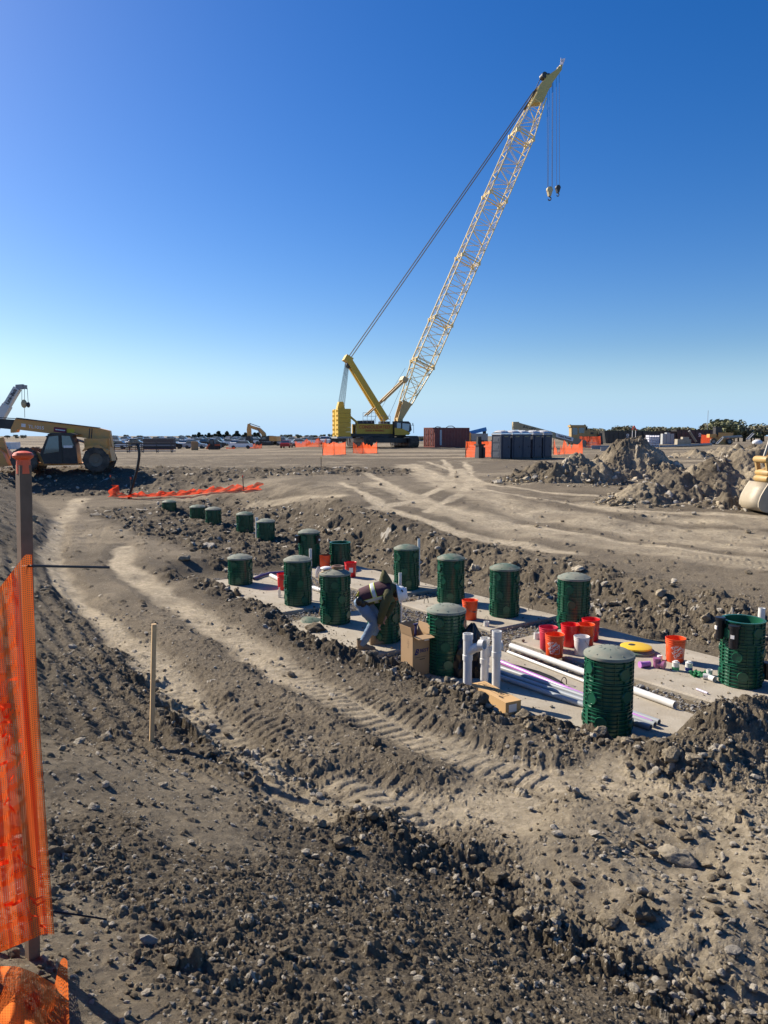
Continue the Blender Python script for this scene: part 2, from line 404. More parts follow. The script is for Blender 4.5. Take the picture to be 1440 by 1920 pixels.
    if detail:
        for cell, seed, pr, ymax in ((.46, 100, .42, 60), (.24, 200, .62, 46), (.125, 300, .62, 26), (.065, 400, .6, 14), (.034, 500, .5, 7)):
            m = y < ymax
            if not m.any(): continue
            xs, ys, lo = x[m], y[m], loose[m]
            if cell > .3: prob = np.clip((rough[m] * 1.25 - .25) * pr + .03 * lo, 0, 1)
            elif cell > .2: prob = np.clip((lo - .28) * pr * 1.5, 0.0, 1)
            elif cell > .1: prob = np.clip((lo * 1.1 - .1) * pr, .07, 1) * (1 - .8 * dry[m])
            else: prob = np.clip(lo * .6 + (.22 if cell > .05 else .5), .1, 1) * (1 - .75 * dry[m])
            crust = crustm[m]; prob = prob * (np.where(ys < 6.5, .55, 1) if cell > .1 else 1) * (1 - .85 * crust) * (1 - .97 * inpit[m]) * (.45 + .75 * sst(-.6, .5, n2[m]))
            h, t = clods(xs, ys, cell, prob, seed)
            z[m] += h * (.85 if cell < .2 else .58); tint[m] = np.where(h > cell * .06, t, tint[m])
        # cracked crust in the foreground
        m = (y < 5.5)
        if m.any():
            xs, ys = x[m], y[m]; c = np.abs(fbm(xs, ys, 2.2, 3, 900)); z[m] -= .016 * sst(.03, .0, c) * sst(.1, .5, vnoise(xs * .9, ys * .9, 905))
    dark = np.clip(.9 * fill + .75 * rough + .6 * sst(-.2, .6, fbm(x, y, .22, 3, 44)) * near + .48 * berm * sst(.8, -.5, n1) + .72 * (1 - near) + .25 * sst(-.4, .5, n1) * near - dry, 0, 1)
    dryb = np.clip(dry * (.88 + .4 * n2) + .28 * sst(.25, .9, n1 + .5 * n2) * (1 - rough) * (1 - .55 * berm) + .26 * rightfg + .05 * bank + .34 * crustm, 0, 1)
    streak = sst(-.05, .5, fbm(x * .12, y, .30, 4, 61)) * sst(30, 52, y)
    dryb = np.clip(dryb * sst(75, 50, y) + streak * .42, 0, 1)
    return z, dryb, dark, tint, loose
def gz(x, y): return float(surface(np.array([float(x)]), np.array([float(y)]))[0][0])

def soil_nodes(m, gravel=False):
    m.use_nodes = True; t = m.node_tree; p = t.nodes['Principled BSDF']; N = t.nodes.new; L = t.links.new
    p.inputs['Roughness'].default_value = .95; p.inputs['Specular IOR Level'].default_value = .15
    at = N('ShaderNodeAttribute'); at.attribute_name = 'soil'; sp = N('ShaderNodeSeparateColor'); L(at.outputs['Color'], sp.inputs[0])
    tc = N('ShaderNodeTexCoord')
    def noise(s, d=6, r=.65):
        n = N('ShaderNodeTexNoise'); n.inputs['Scale'].default_value = s; n.inputs['Detail'].default_value = d; n.inputs['Roughness'].default_value = r
        L(tc.outputs['Object'], n.inputs['Vector']); return n.outputs['Fac']
    def mr(v, a, b, c, d):
        n = N('ShaderNodeMapRange'); n.inputs['From Min'].default_value = a; n.inputs['From Max'].default_value = b; n.inputs['To Min'].default_value = c; n.inputs['To Max'].default_value = d; L(v, n.inputs['Value']); return n.outputs['Result']
    def mix(f, a, b):
        n = N('ShaderNodeMix'); n.data_type = 'RGBA'; L(f, n.inputs['Factor'])
        for k, c in (('A', a), ('B', b)):
            if isinstance(c, tuple): n.inputs[k].default_value = (*c, 1)
            else: L(c, n.inputs[k])
        return n.outputs['Result']
    def math_(op, a, b):
        n = N('ShaderNodeMath'); n.operation = op; n.use_clamp = True
        for k, c in ((0, a), (1, b)):
            if isinstance(c, (int, float)): n.inputs[k].default_value = c
            else: L(c, n.inputs[k])
        return n.outputs[0]
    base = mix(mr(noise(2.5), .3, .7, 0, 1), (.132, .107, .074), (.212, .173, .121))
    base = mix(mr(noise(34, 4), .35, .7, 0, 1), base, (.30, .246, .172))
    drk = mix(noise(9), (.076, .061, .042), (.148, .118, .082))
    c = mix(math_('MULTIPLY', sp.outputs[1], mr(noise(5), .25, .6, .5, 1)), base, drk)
    pale = mix(mr(noise(14), .3, .7, 0, 1), (.50, .41, .275), (.68, .57, .405))
    c = mix(math_('MULTIPLY', sp.outputs[0], mr(noise(7, 8), .3, .62, .45, 1)), c, pale)
    # odd pale limestone lumps and pebbles
    st = mr(sp.outputs[2], .86, .93, 0, .75)
    c = mix(st, c, (.62, .56, .46))
    c = mix(mr(sp.outputs[2], .0, .5, .3, 0), c, (.09, .07, .052))
    vo = N('ShaderNodeTexVoronoi'); vo.inputs['Scale'].default_value = 42; L(tc.outputs['Object'], vo.inputs['Vector'])
    sv = N('ShaderNodeSeparateColor'); L(vo.outputs['Color'], sv.inputs[0])
    peb = math_('MULTIPLY', mr(sv.outputs[0], .84, .88, 0, 1), mr(vo.outputs['Distance'], .26, .38, 1, 0))
    c = mix(math_('MULTIPLY', peb, .7), c, (.5, .455, .37))
    L(c, p.inputs['Base Color'])
    b1 = N('ShaderNodeBump'); b1.inputs['Strength'].default_value = 1.0; b1.inputs['Distance'].default_value = .05; L(noise(18, 9, .78), b1.inputs['Height'])
    b2 = N('ShaderNodeBump'); b2.inputs['Strength'].default_value = .9; b2.inputs['Distance'].default_value = .02; L(noise(70, 5, .75), b2.inputs['Height']); L(b1.outputs[0], b2.inputs['Normal'])
    b3 = N('ShaderNodeBump'); b3.inputs['Strength'].default_value = .6; b3.inputs['Distance'].default_value = .01; L(peb, b3.inputs['Height']); L(b2.outputs[0], b3.inputs['Normal'])
    L(b3.outputs[0], p.inputs['Normal'])
    return m
SOIL = soil_nodes(bpy.data.materials.new('soil'))
def np_mesh(name, V, Fq, material, soil=None, smooth=True):
    me = bpy.data.meshes.new(name); n = len(V); k = Fq.shape[1]; m = len(Fq)
    me.vertices.add(n); me.vertices.foreach_set('co', np.ascontiguousarray(V, dtype=np.float32).ravel())
    me.loops.add(m * k); me.loops.foreach_set('vertex_index', np.ascontiguousarray(Fq, dtype=np.int32).ravel())
    me.polygons.add(m); me.polygons.foreach_set('loop_start', np.arange(0, m * k, k, dtype=np.int32))
    me.polygons.foreach_set('use_smooth', np.full(m, smooth, dtype=bool))
    me.materials.append(material); me.update(calc_edges=True)
    if soil is not None:
        a = me.color_attributes.new('soil', 'FLOAT_COLOR', 'POINT'); c = np.ones((n, 4), np.float32); c[:, :3] = soil; a.data.foreach_set('color', c.ravel())
    o = bpy.data.objects.new(name, me); COL.objects.link(o); return o
def gridfaces(nr, nc):
    i = np.arange(nr - 1)[:, None] * nc + np.arange(nc - 1)[None, :]
    return np.stack([i, i + 1, i + nc + 1, i + nc], -1).reshape(-1, 4)
ys = np.concatenate([np.linspace(-12, .9, 50, endpoint=False), np.exp(np.linspace(math.log(.9), math.log(70), 1500, endpoint=False)), np.exp(np.linspace(math.log(70), math.log(4000), 160))])
ts = np.concatenate([-np.exp(np.linspace(math.log(14), math.log(.62), 46, endpoint=False)), np.linspace(-.62, .62, 880, endpoint=False), np.exp(np.linspace(math.log(.62), math.log(14), 47))])
Yg, Tg = np.meshgrid(ys, ts, indexing='ij'); Xg = Tg * np.maximum(Yg, 1.4)
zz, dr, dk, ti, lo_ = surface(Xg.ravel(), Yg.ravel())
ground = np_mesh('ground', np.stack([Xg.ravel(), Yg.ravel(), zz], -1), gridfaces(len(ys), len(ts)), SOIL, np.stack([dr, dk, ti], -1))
tag(ground, 'bare churned clay soil of the building site with pale wheel tracks', kind='structure')

# ------------------------------------------------------------------ stones
def ico(sub):
    bm = bmesh.new(); bmesh.ops.create_icosphere(bm, subdivisions=sub, radius=1)
    V = np.array([v.co[:] for v in bm.verts]); Fc = np.array([[v.index for v in f.verts] for f in bm.faces]); bm.free(); return V, Fc
ICO = {1: ico(1), 2: ico(2), 3: ico(3), 4: ico(4)}
rng = np.random.default_rng(5)
def stone_shape(sub, rough=.25):
    V, Fc = ICO[sub]; V = V.copy()
    for _ in range(9):                      # chop facets off a ball
        d = rng.normal(size=3); d /= np.linalg.norm(d); h = rng.uniform(.5, .92); k = V @ d; V = V - np.outer(np.maximum(k - h, 0), d)
    V = V * (1 + rough * .35 * (vnoise(V[:, 0] * 2 + rng.uniform(0, 99), V[:, 1] * 2 + V[:, 2] * 1.7, 3)[:, None]) + rough * .2 * vnoise(V[:, 0] * 5 + V[:, 2] * 3, V[:, 1] * 5 + rng.uniform(0, 99), 4)[:, None])
    return V, Fc
def scatter(name, label, P, rad, sub, material, tintf, squash=(.5, .85), sink=.25, kind='stuff', dryv=.3):
    """many stones as one mesh"""
    Vs = []; Fs = []; Cs = []; b = 0; lib = [stone_shape(sub) for _ in range(24)]
    for i, (pt, r) in enumerate(zip(P, rad)):
        V, Fc = lib[rng.integers(24)]
        a = rng.uniform(0, 6.28); c, s = math.cos(a), math.sin(a); k = rng.uniform(*squash); e = rng.uniform(.75, 1.3)
        W = V * np.array([r * e, r / e, r * k]); tl = rng.uniform(-.4, .4)
        W = np.stack([W[:, 0] * c - W[:, 1] * s, W[:, 0] * s + W[:, 1] * c, W[:, 2] + W[:, 0] * tl], -1)
        Vs.append(W + np.array([pt[0], pt[1], pt[2] + r * k * (1 - 2 * sink)])); Fs.append(Fc + b); b += len(V)
        tt = tintf(i); Cs.append(np.tile([dryv * rng.uniform(0, 1.6), rng.uniform(0, .7), tt], (len(V), 1)))
    o = np_mesh(name, np.concatenate(Vs), np.concatenate(Fs), material, np.concatenate(Cs), smooth=False)
    tag(o, label, kind=kind); return o
def sample(n, fn, ymin, ymax, tmax=.6, power=1.0):
    """random spots, denser towards the camera, kept with probability fn(loose, p, q, s)"""
    y = np.exp(rng.uniform(math.log(ymin), math.log(ymax), n)); x = rng.uniform(-tmax, tmax, n) * y
    z, d, k, t, lo = surface(x, y); p, q = pq(x, y); keep = rng.uniform(size=n) < fn(lo, p, q, x, y)
    return np.stack([x, y, z], -1)[keep]
inpit = lambda p, q: (p > -2.2) & (p < 11.2) & (q > -.35) & (q < 4.3)
P = sample(26000, lambda lo, p, q, x, y: np.where(inpit(p, q), 0, .16 + .5 * lo), 1.3, 14)
scatter('pebbles', 'small pale pebbles and crumbs of clay strewn over the soil', P, P[:, 1] ** .4 * .0062 * np.exp(rng.normal(0, .45, len(P))), 1, SOIL, lambda i: rng.choice([.3, .5, .6, .95], p=[.2, .25, .2, .35]))
P = sample(17000, lambda lo, p, q, x, y: np.where(inpit(p, q), 0, np.clip(lo * 1.3 - .3, .02, 1) * np.where(y < 6.5, .5, 1)), 2.2, 45)
scatter('clods', 'broken clods and small rocks lying on the churned soil', P, .0185 * np.exp(np.minimum(rng.normal(0, .5, len(P)), .8)) * (.85 + .06 * P[:, 1]), 2, SOIL, lambda i: rng.choice([.2, .5, .7, .95], p=[.3, .35, .15, .2]), sink=.2)
# ------------------------------------------------------------------ the pit: tank tops, gravel, risers
M = {}
M['concrete'] = mat('concrete', (.43, .385, .31), .9, var=.28, dust=.9, scale=2.6, bump=.35, bscale=40, spec=.2)
M['green'] = mat('green_plastic', (.010, .100, .054), .26, var=.1, dust=.04, scale=5)
M['green_lid'] = mat('dusty_green_plastic', (.035, .12, .078), .6, var=.2, dust=.95, scale=5)
M['lid_dust'] = mat('dust_caked_plastic', (.16, .20, .165), .85, var=.3, dust=.7, scale=7)
M['white_pvc'] = mat('white_pvc', (.74, .73, .69), .35, var=.05, dust=.25, scale=8)
M['purple'] = mat('purple_pvc', (.50, .20, .56), .35, var=.08, dust=.15)
M['dark_purple'] = mat('dark_purple_pvc', (.12, .075, .19), .4, var=.1)
M['grey_pvc'] = mat('grey_pvc', (.33, .36, .38), .35, var=.08, dust=.2)
M['orange_bucket'] = mat('orange_plastic', (.86, .085, .012), .33, var=.05, dust=.1, scale=7)
M['red_bucket'] = mat('red_plastic', (.72, .012, .018), .33, var=.05, dust=.08)
M['pink_bucket'] = mat('faded_red_plastic', (.62, .03, .07), .4, var=.06, dust=.12)
M['white_bucket'] = mat('white_plastic', (.72, .68, .66), .4, var=.05, dust=.12)
M['white'] = mat('white_print', (.85, .8, .75), .5, var=.03)
M['card'] = mat('cardboard', (.42, .27, .14), .85, var=.08, scale=5)
M['card_light'] = mat('light_cardboard', (.56, .35, .155), .85, var=.06, scale=5)
M['card_in'] = mat('inner_cardboard', (.34, .22, .12), .9)
M['ink'] = mat('black_ink', (.03, .028, .03), .7); M['blue_ink'] = mat('blue_ink', (.012, .016, .11), .7)
M['black'] = mat('black_plastic', (.012, .012, .014), .35, var=.2); M['wire'] = mat('steel_wire', (.25, .23, .2), .4, .8)
M['bag'] = mat('black_bin_liner', (.008, .008, .010), .28, var=.3, bump=.5, bscale=14)
M['yellow'] = mat('yellow_plastic', (.80, .50, .015), .4, var=.06, dust=.1)
M['wood'] = mat('pale_timber', (.62, .42, .21), .8, var=.18, scale=14); M['old_wood'] = mat('weathered_timber', (.19, .125, .08), .9, var=.4, scale=16)
M['steel'] = mat('rusty_steel', (.09, .07, .055), .6, .5, var=.3)
SZ = -1.6
def slab(p0, p1, q0, q1, label):
    m = MB(); n = 8
    pts = []
    for k in range(n): pts.append((p0 + (p1 - p0) * k / n, q0 + random.uniform(-.012, .012)))
    for k in range(n): pts.append((p1 + random.uniform(-.012, .012), q0 + (q1 - q0) * k / n))
    for k in range(n): pts.append((p1 + (p0 - p1) * k / n, q1 + random.uniform(-.012, .012)))
    for k in range(n): pts.append((p0 + random.uniform(-.012, .012), q1 + (q0 - q1) * k / n))
    N = len(pts); c = ((p0 + p1) / 2, (q0 + q1) / 2); vs = []; ins = .025
    rings = [(0, -.30), (0, -.022), (ins, 0)]
    for off, dz in rings:
        for a, b in pts:
            vs.append(PQ(a + (off if a < c[0] else -off), b + (off if b < c[1] else -off), SZ + dz))
    fs = []
    for i in range(2):
        for k in range(N): k2 = (k + 1) % N; fs.append((i * N + k, i * N + k2, (i + 1) * N + k2, (i + 1) * N + k))
    fs.append(tuple(2 * N + k for k in range(N)))
    m.add(vs, [f[::-1] for f in fs]); me = m.mesh('concrete_tank_top', M['concrete'], 30)
    bm = bmesh.new(); bm.from_mesh(me); bmesh.ops.recalc_face_normals(bm, faces=bm.faces); bm.to_mesh(me); bm.free()
    o = bpy.data.objects.new('concrete_tank_top', me); COL.objects.link(o)
    return tag(o, label, 'concrete slab', 'concrete tops of the buried tanks')
slab(-1.15, 2.72, -.42, 1.55, 'concrete tank top carrying the two-section green riser beside the dark clods')
slab(3.42, 6.08, -.42, 1.5, 'concrete tank top on which the bending worker stands')
slab(6.85, 10.95, -.42, 1.62, 'concrete tank top carrying the two cardboard boxes and white wye pipes')
slab(-1.95, 2.75, 2.45, 4.12, 'concrete tank top at the back where the red bucket with a white label stands')
slab(3.4, 6.1, 2.35, 4.2, 'concrete tank top at the back under the lone orange bucket and two risers')
slab(6.75, 10.9, 2.2, 4.15, 'concrete tank top at the back carrying the cluster of buckets and the yellow disc')
# grey gravel bedding between the slabs
GV = mat('gravel_stone', (.23, .22, .205), .9, var=.6, scale=45)
n = 9500; pp = rng.uniform(-1.6, 11.0, n * 2); qq = rng.uniform(-.4, 4.2, n * 2)
inslab = np.zeros(n * 2, bool)
for a, b, c, d in ((-1.15, 2.72, -.42, 1.55), (3.42, 6.08, -.42, 1.5), (6.85, 10.95, -.42, 1.62), (-1.95, 2.75, 2.45, 4.12), (3.4, 6.1, 2.35, 4.2), (6.75, 10.9, 2.2, 4.15)):
    inslab |= (pp > a) & (pp < b) & (qq > c) & (qq < d)
k = ~inslab; pp, qq = pp[k], qq[k]
gx = PO[0] + pp * E1[0] + qq * E2[0]; gy = PO[1] + pp * E1[1] + qq * E2[1]
scatter('bedding_gravel', 'loose grey crushed gravel between the concrete tank tops', np.stack([gx, gy, np.full(len(gx), -1.672)], -1), .019 * np.exp(rng.normal(0, .3, len(gx))), 1, GV, lambda i: rng.choice([.1, .35, .6, .9]), sink=.1, dryv=.05)

n = 1500; pp = rng.uniform(-1, 10.8, n); qq = np.concatenate([-.3 + np.abs(rng.normal(0, .28, n // 2)), rng.uniform(-.3, 4.1, n - n // 2)])
gx = PO[0] + pp * E1[0] + qq * E2[0]; gy = PO[1] + pp * E1[1] + qq * E2[1]
scatter('slab_crumbs', 'crumbs of clay and grit strewn over the concrete tank tops', np.stack([gx, gy, np.full(n, -1.6)], -1), .009 * np.exp(rng.normal(0, .55, n)), 1, SOIL, lambda i: rng.choice([.2, .5, .9]), sink=.1)
def bare(section_h, inner=.245):
    """one ribbed riser section"""
    m = MB(); Rr = .262; nr = 6
    prof = [(inner, 0), (Rr, 0)]
    for i in range(nr):
        z = .012 + i * (section_h - .02) / nr
        prof += [(Rr, z), (.285, z + .002), (.285, z + .009), (Rr, z + .011)]
    prof += [(Rr, section_h - .014), (.288, section_h - .013), (.288, section_h - .001), (inner, section_h - .001)]
    m.lathe(prof, 56, closed=True)
    for k in range(14):                         # upright ribs
        a = 2 * math.pi * (k + .37) / 14; c, s = math.cos(a), math.sin(a)
        m.box((c * .272, s * .272, section_h / 2), (.024, .007, section_h - .02), Matrix.Rotation(a, 3, 'Z'))
    for k, (aa, zf) in enumerate(((.35, .56), (1.95, .42), (3.5, .56), (5.1, .42))):       # round knock-outs
        c, s = math.cos(aa), math.sin(aa)
        Mx = frame((c * .262, s * .262, section_h * zf), (-s, c, 0), (0, 0, 1)); m.M = Mx
        m.lathe([(.0, .026), (.058, .026), (.060, .030), (.070, .030), (.074, .02), (.074, -.03)], 24); m.M = Matrix.Identity(4)
    return m.mesh('riser_section', M['green'], 40)
SEC = bare(.31)
lid_m = MB(); lid_m.lathe([(0, .088), (.08, .084), (.16, .069), (.22, .048), (.262, .022), (.29, .012), (.295, .0), (.295, -.022), (.27, -.022)], 48)
for k in range(10):
    a = 2 * math.pi * k / 10; c, s = math.cos(a), math.sin(a)
    lid_m.beam((c * .09, s * .09, .0835), (c * .25, s * .25, .031), .010, .010)
LID = lid_m.mesh('lid', M['green_lid'], 40); LIDD = lid_m.mesh('lid', M['lid_dust'], 40)
def obj(name, me, parent, loc=(0, 0, 0), rz=0):
    o = bpy.data.objects.new(name, me); COL.objects.link(o); o.parent = parent; o.location = loc; o.rotation_euler = (0, 0, rz); return o
def riser(P, nsec, label, lid=1, rz=0.0, group='green ribbed septic risers'):
    t = thing('septic_riser', label, 'riser', P, rz, group)
    for i in range(nsec): obj('riser_section', SEC, t, (0, 0, .31 * i), [0, 1.1, 2.5, .6][(i + int(rz * 7)) % 4])
    if lid: obj('lid', LID if lid == 1 else LIDD, t, (0, 0, .31 * nsec), rz)
    return t
def lidtint(o, lab): pass
r1 = riser(onz(451, 1094, SZ), 2, 'short two-section green riser with a dusty lid beside the dark clods', 2, .3)
r2 = riser(onz(559, 1132, SZ), 3, 'tall green riser with a thin white pipe on its right, left of the cord-draped riser', 2, .9)
r3 = riser(onz(629, 1166, SZ), 3, 'tall green riser with a tape roll on its lid and a cord down its side', 2, 1.7)
r4 = riser(onz(720, 1200, SZ), 3, 'tall green riser the bending worker is leaning over', 1, 2.4)
r5 = riser(onz(836, 1258, SZ), 3, 'tall green riser with a patchy lid behind the open cardboard box', 2, .15)
r6 = riser(onz(1138, 1368, SZ), 3, 'largest and nearest green riser at the front end of the pit', 2, .65)
r7 = riser(onz(762, 1103, SZ), 3, 'green riser with a white pipe standing against its right side, behind the worker', 1, 2.0)
r8 = riser(onz(845, 1128, SZ), 3, 'tall green riser standing behind the lone orange bucket with the wire handle', 1, .5)
r9 = riser(onz(945, 1153, SZ), 3, 'tall green riser on the back slab above the small white pipe stub', 1, 1.2)
r10 = riser(onz(1074, 1177, SZ), 3, 'green riser directly behind the cluster of red and orange buckets', 2, 2.9)
r11 = riser(onz(1388, 1281, SZ), 3, 'open-topped green riser with black pipe fittings at the right edge', 0, 1.5)
r12 = riser(onz(580, 1062, -1.62), 3, 'green riser with two small black fittings near its lid at the back of the pit', 2, .2)
r13 = riser(onz(638, 1059, SZ), 2, 'short open green riser without a lid beside the dirt bank', 0, 1.0)
for (u, v, d, lab, rz, L) in ((498, 972, 22.8, 'half-buried green riser with a dusty lid, nearest of those sunk in the clods', .4, 2), (459, 959, 24.6, 'half-buried green riser between the pair with white pipes', 1.1, 1), (400, 950, 26.5, 'half-buried green riser just right of a short white pipe', 1.9, 2), (370, 946, 27.7, 'half-buried green riser just left of a short white pipe', .2, 1), (317, 937, 30.5, 'farthest half-buried green riser by the flattened orange netting', .8, 1)):
    P = ony(u, v, d); riser((P.x, P.y, P.z - 1.02), 3, lab, L, rz)
# fittings on risers
def fit(parent, a, z, h, r=.055):
    m = MB(); c = Vector((math.cos(a) * .335, math.sin(a) * .335, 0))
    m.tube([c + Vector((0, 0, z)), c + Vector((0, 0, z + h))], r, 14); m.tube([c + Vector((0, 0, z + h - .02)), c + Vector((0, 0, z + h + .02))], r * 1.25, 14)
    m.beam(c + Vector((0, 0, z + h * .6)), c * .7 + Vector((0, 0, z + h * .6)), .06, .08)
    m.box(c * 1.16 + Vector((0, 0, z + h * .55)), (.02, .05, .05), Matrix.Rotation(a, 3, 'Z'), 1)
    m.build('pipe_fitting', [M['black'], M['white']], parent)
fit(r11, R(225) - 1.5, .58, .30, .062); fit(r11, R(183) - 1.5, .66, .28, .055); fit(r12, R(-150) - .2, .66, .18); fit(r12, R(-40) - .2, .66, .18)
fit(r11, R(-20) - 1.5, .10, .22, .055)
def pipe(name, label, pts, r, m, cat='pipe', group=None, hollow=True, n=14):
    """a lying or standing pipe with a visible bore"""
    pts = [Vector(p) for p in pts]; b = MB(); b.tube(pts, r, n, 0, cap=not hollow)
    if hollow:
        b.tube(pts, r * .86, n, 0, cap=False); L = len(pts)
        tot = len(b.v) // 2
        for e in (0, L - 1):
            for k in range(n):
                k2 = (k + 1) % n; q = (e * n + k, e * n + k2, tot + e * n + k2, tot + e * n + k); b.f.append(q if e == 0 else q[::-1]); b.m.append(0)
    return tag(b.build(name, m), label, cat, group)
def up(u, v0, v1, z0=SZ):
    """standing pipe from its foot pixel to its top pixel"""
    a = onz(u, v0, z0); b = ony(u, v1, a.y); return a, Vector((a.x, a.y, b.z))
for (u, v0, v1, z0, r, lab) in ((583, 1126, 1029, SZ, .030, 'thin white pipe standing against the right of the tall riser on the first slab'), (785, 1098, 1010, SZ, .030, 'thin white pipe standing against the riser behind the worker'), (750, 1192, 1074, SZ, .028, 'thin white pipe standing beside the worker and his white helmet'),
                                (482, 1012, 970, -1.35, .045, 'short white pipe left of the nearest half-buried riser'), (382, 972, 947, -1.3, .045, 'short white pipe between the two farther half-buried risers'), (1427, 1170, 1140, -1.0, .05, 'white pipe end showing just behind the open riser')):
    a, b = up(u, v0, v1, z0); pipe('standing_pipe', lab, [a, b], r, M['white_pvc'], group='white upright vent pipes')
for (u0, v0, u1, v1, r, mm, lab) in (
    (958, 1211, 1266, 1322, .05, 'white_pvc', 'thick white pipe lying across the pit from the buckets to the front riser'),
    (952, 1222, 1110, 1283, .024, 'white_pvc', 'thin white pipe lying just below the thick white one'),
    (936, 1240, 1222, 1356, .036, 'purple', 'long purple pipe lying across the front slab'),
    (932, 1250, 1236, 1354, .036, 'grey_pvc', 'grey pipe directly below the purple pipe'),
    (930, 1258, 1228, 1359, .036, 'grey_pvc', 'grey pipe, middle of the grey three on the front slab'),
    (928, 1266, 1220, 1364, .036, 'grey_pvc', 'lowest grey pipe in the bundle on the front slab'),
    (508, 1079, 534, 1091, .05, 'white_pvc', 'short white pipe lying behind the tall riser on the first slab'),
    (587, 1102, 606, 1108, .05, 'white_pvc', 'white pipe end lying between the two tall risers'),
    (1012, 1296, 1060, 1318, .02, 'black', 'thin black pipe lying by the grey ones')):
    if mm == 'black': continue
    pipe('lying_pipe', lab, [onz(u0, v0, SZ + r), onz(u1, v1, SZ + r)], r, M[mm], group='pipes lying across the pit')
pipe('bent_pipe', 'dark purple pipe bent round the back of the first slab', [onz(476, 1085, SZ + .04), onz(488, 1080, SZ + .04), onz(505, 1075, SZ + .04), onz(533, 1073, SZ + .04)], .035, M['dark_purple'])
cb = MB(); cpts = [onz(u, v, SZ + .02) for u, v in ((938, 1243), (975, 1252), (1010, 1262), (1035, 1272), (1052, 1282), (1040, 1287), (1010, 1279), (975, 1266), (945, 1254))]
pts = []
for i in range(len(cpts) - 1):
    for k in range(5): pts.append(cpts[i].lerp(cpts[i + 1], k / 5))
cb.tube(pts, .011, 6); cb.tube([p + Vector((.03, .05, .0)) for p in pts[:30]], .011, 6)
tag(cb.build('black_cable', M['black']), 'black cable looped beside the purple pipe', 'cable')
# cord down a riser, roll on its lid
m = MB(); tp = []
for k in range(30):
    t_ = k / 29; a = R(168) + .5 * math.sin(t_ * 7); tp.append(r3.location + Vector((math.cos(a) * .302, math.sin(a) * .302 - .05, .93 - t_ * .8)))
tp = [r3.location + Vector((-.08, -.12, 1.015)), r3.location + Vector((-.2, -.16, .99))] + tp
m.tube(tp, .007, 6); tag(m.build('cord', mat('tan_cord', (.5, .33, .16), .8)), 'tan cord hanging down the side of a green riser', 'cord')
m = MB(); m.lathe([(.075, 0), (.115, 0), (.115, .05), (.075, .05)], 24, closed=True); o = m.build('tape_roll', mat('brown_tape', (.25, .13, .06), .4)); o.location = r3.location + Vector((.05, 0, 1.018)); tag(o, 'brown roll of tape lying on a riser lid', 'tape roll')
m = MB(); m.ball((0, 0, 0), .1, 12, 6, sc=(1.2, .8, .35)); o = m.build('rag', M['white']); o.location = r3.location + Vector((-.16, .02, 1.02)); tag(o, 'white crumpled rag on a riser lid beside the tape roll', 'rag')

# ------------------------------------------------------------------ wye pipes
def wye(u, v0, v1, label, ang, side=None, branch=True):
    a, b = up(u, v0, v1); h = b.z - a.z; t = thing('wye_pipe', label, 'pipe', a, 0, 'white upright pipes with fittings')
    m = MB(); m.tube([(0, 0, 0), (0, 0, h - .2)], .058, 22); m.build('pipe', M['white_pvc'], t)
    m = MB(); r = .058; n = 22
    m.lathe([(r, h - .36), (.068, h - .36), (.068, h - .29), (.062, h - .285), (.062, h - .08), (.069, h - .075), (.069, h), (.058, h), (.058, h - .09), (0, h - .09)], n)
    if branch:
        d = Vector((math.cos(ang) * .8, math.sin(ang) * .8, .62)).normalized(); s0 = Vector((0, 0, h - .26)); e = s0 + d * .22
        m.tube([s0, s0 + d * .15], .058, n); f = Vector((math.cos(ang), math.sin(ang), .12)).normalized()
        m.tube([s0 + d * .13, s0 + d * .15 + f * .035, e + f * .01], .060, n, cap=False)
        m.tube([e + f * .0, e + f * .075], .070, n, cap=False); m.tube([e + f * .0, e + f * .075], .058, n, cap=False)
        Mf = frame(e + f * .075, f.orthogonal(), f.cross(f.orthogonal())); m.M = Mf; m.lathe([(.058, 0), (.070, 0)], n); m.lathe([(.0, -.06), (.058, -.06)], n); m.M = Matrix.Identity(4)
    m.build('wye_fitting', M['white_pvc'], t); return t
wye(876, 1305, 1188, 'leftmost white wye pipe, its side branch open towards the camera', R(-35))
wye(908, 1284, 1196, 'middle white wye pipe with its branch reaching to the right', R(8))
wye(930, 1291, 1183, 'rightmost white pipe, plain hub on top, behind the long cardboard box', 0, branch=False)

# ------------------------------------------------------------------ buckets
def wrap(o, r, ang, zc):
    for v in o.data.vertices:
        a = ang + v.co.x / r; v.co = (math.cos(a) * (r + v.co.z), math.sin(a) * (r + v.co.z), zc + v.co.y)
    o.data.update()
BM = {}
def bucket_mesh(key):
    if key not in BM:
        m = MB(); m.lathe([(0, 0), (.125, 0), (.130, .006), (.142, .285), (.147, .287), (.147, .297), (.143, .300), (.144, .318), (.150, .320), (.150, .330), (.145, .333), (.146, .352), (.154, .355), (.154, .368), (.148, .370), (.144, .366), (.128, .012), (0, .012)], 40)
        BM[key] = m.mesh('shell', M[key], 40)
        h = MB(); pts = [Vector((math.cos(a) * .152, -.02 - .10 * math.sin(a) * 1.2, .325 - .16 * math.sin(a) * 1.0)) for a in [math.pi * k / 20 for k in range(21)]]
        pts = [Vector((p.x, -math.sqrt(max(.0001, .157 ** 2 - min(p.x ** 2, .0246))), p.z)) for p in pts]
        h.tube(pts, .0035, 6); h.tube(pts[9:12], .010, 8); BM[key + 'h'] = h.mesh('handle', M['wire'], 40)
    return BM[key]
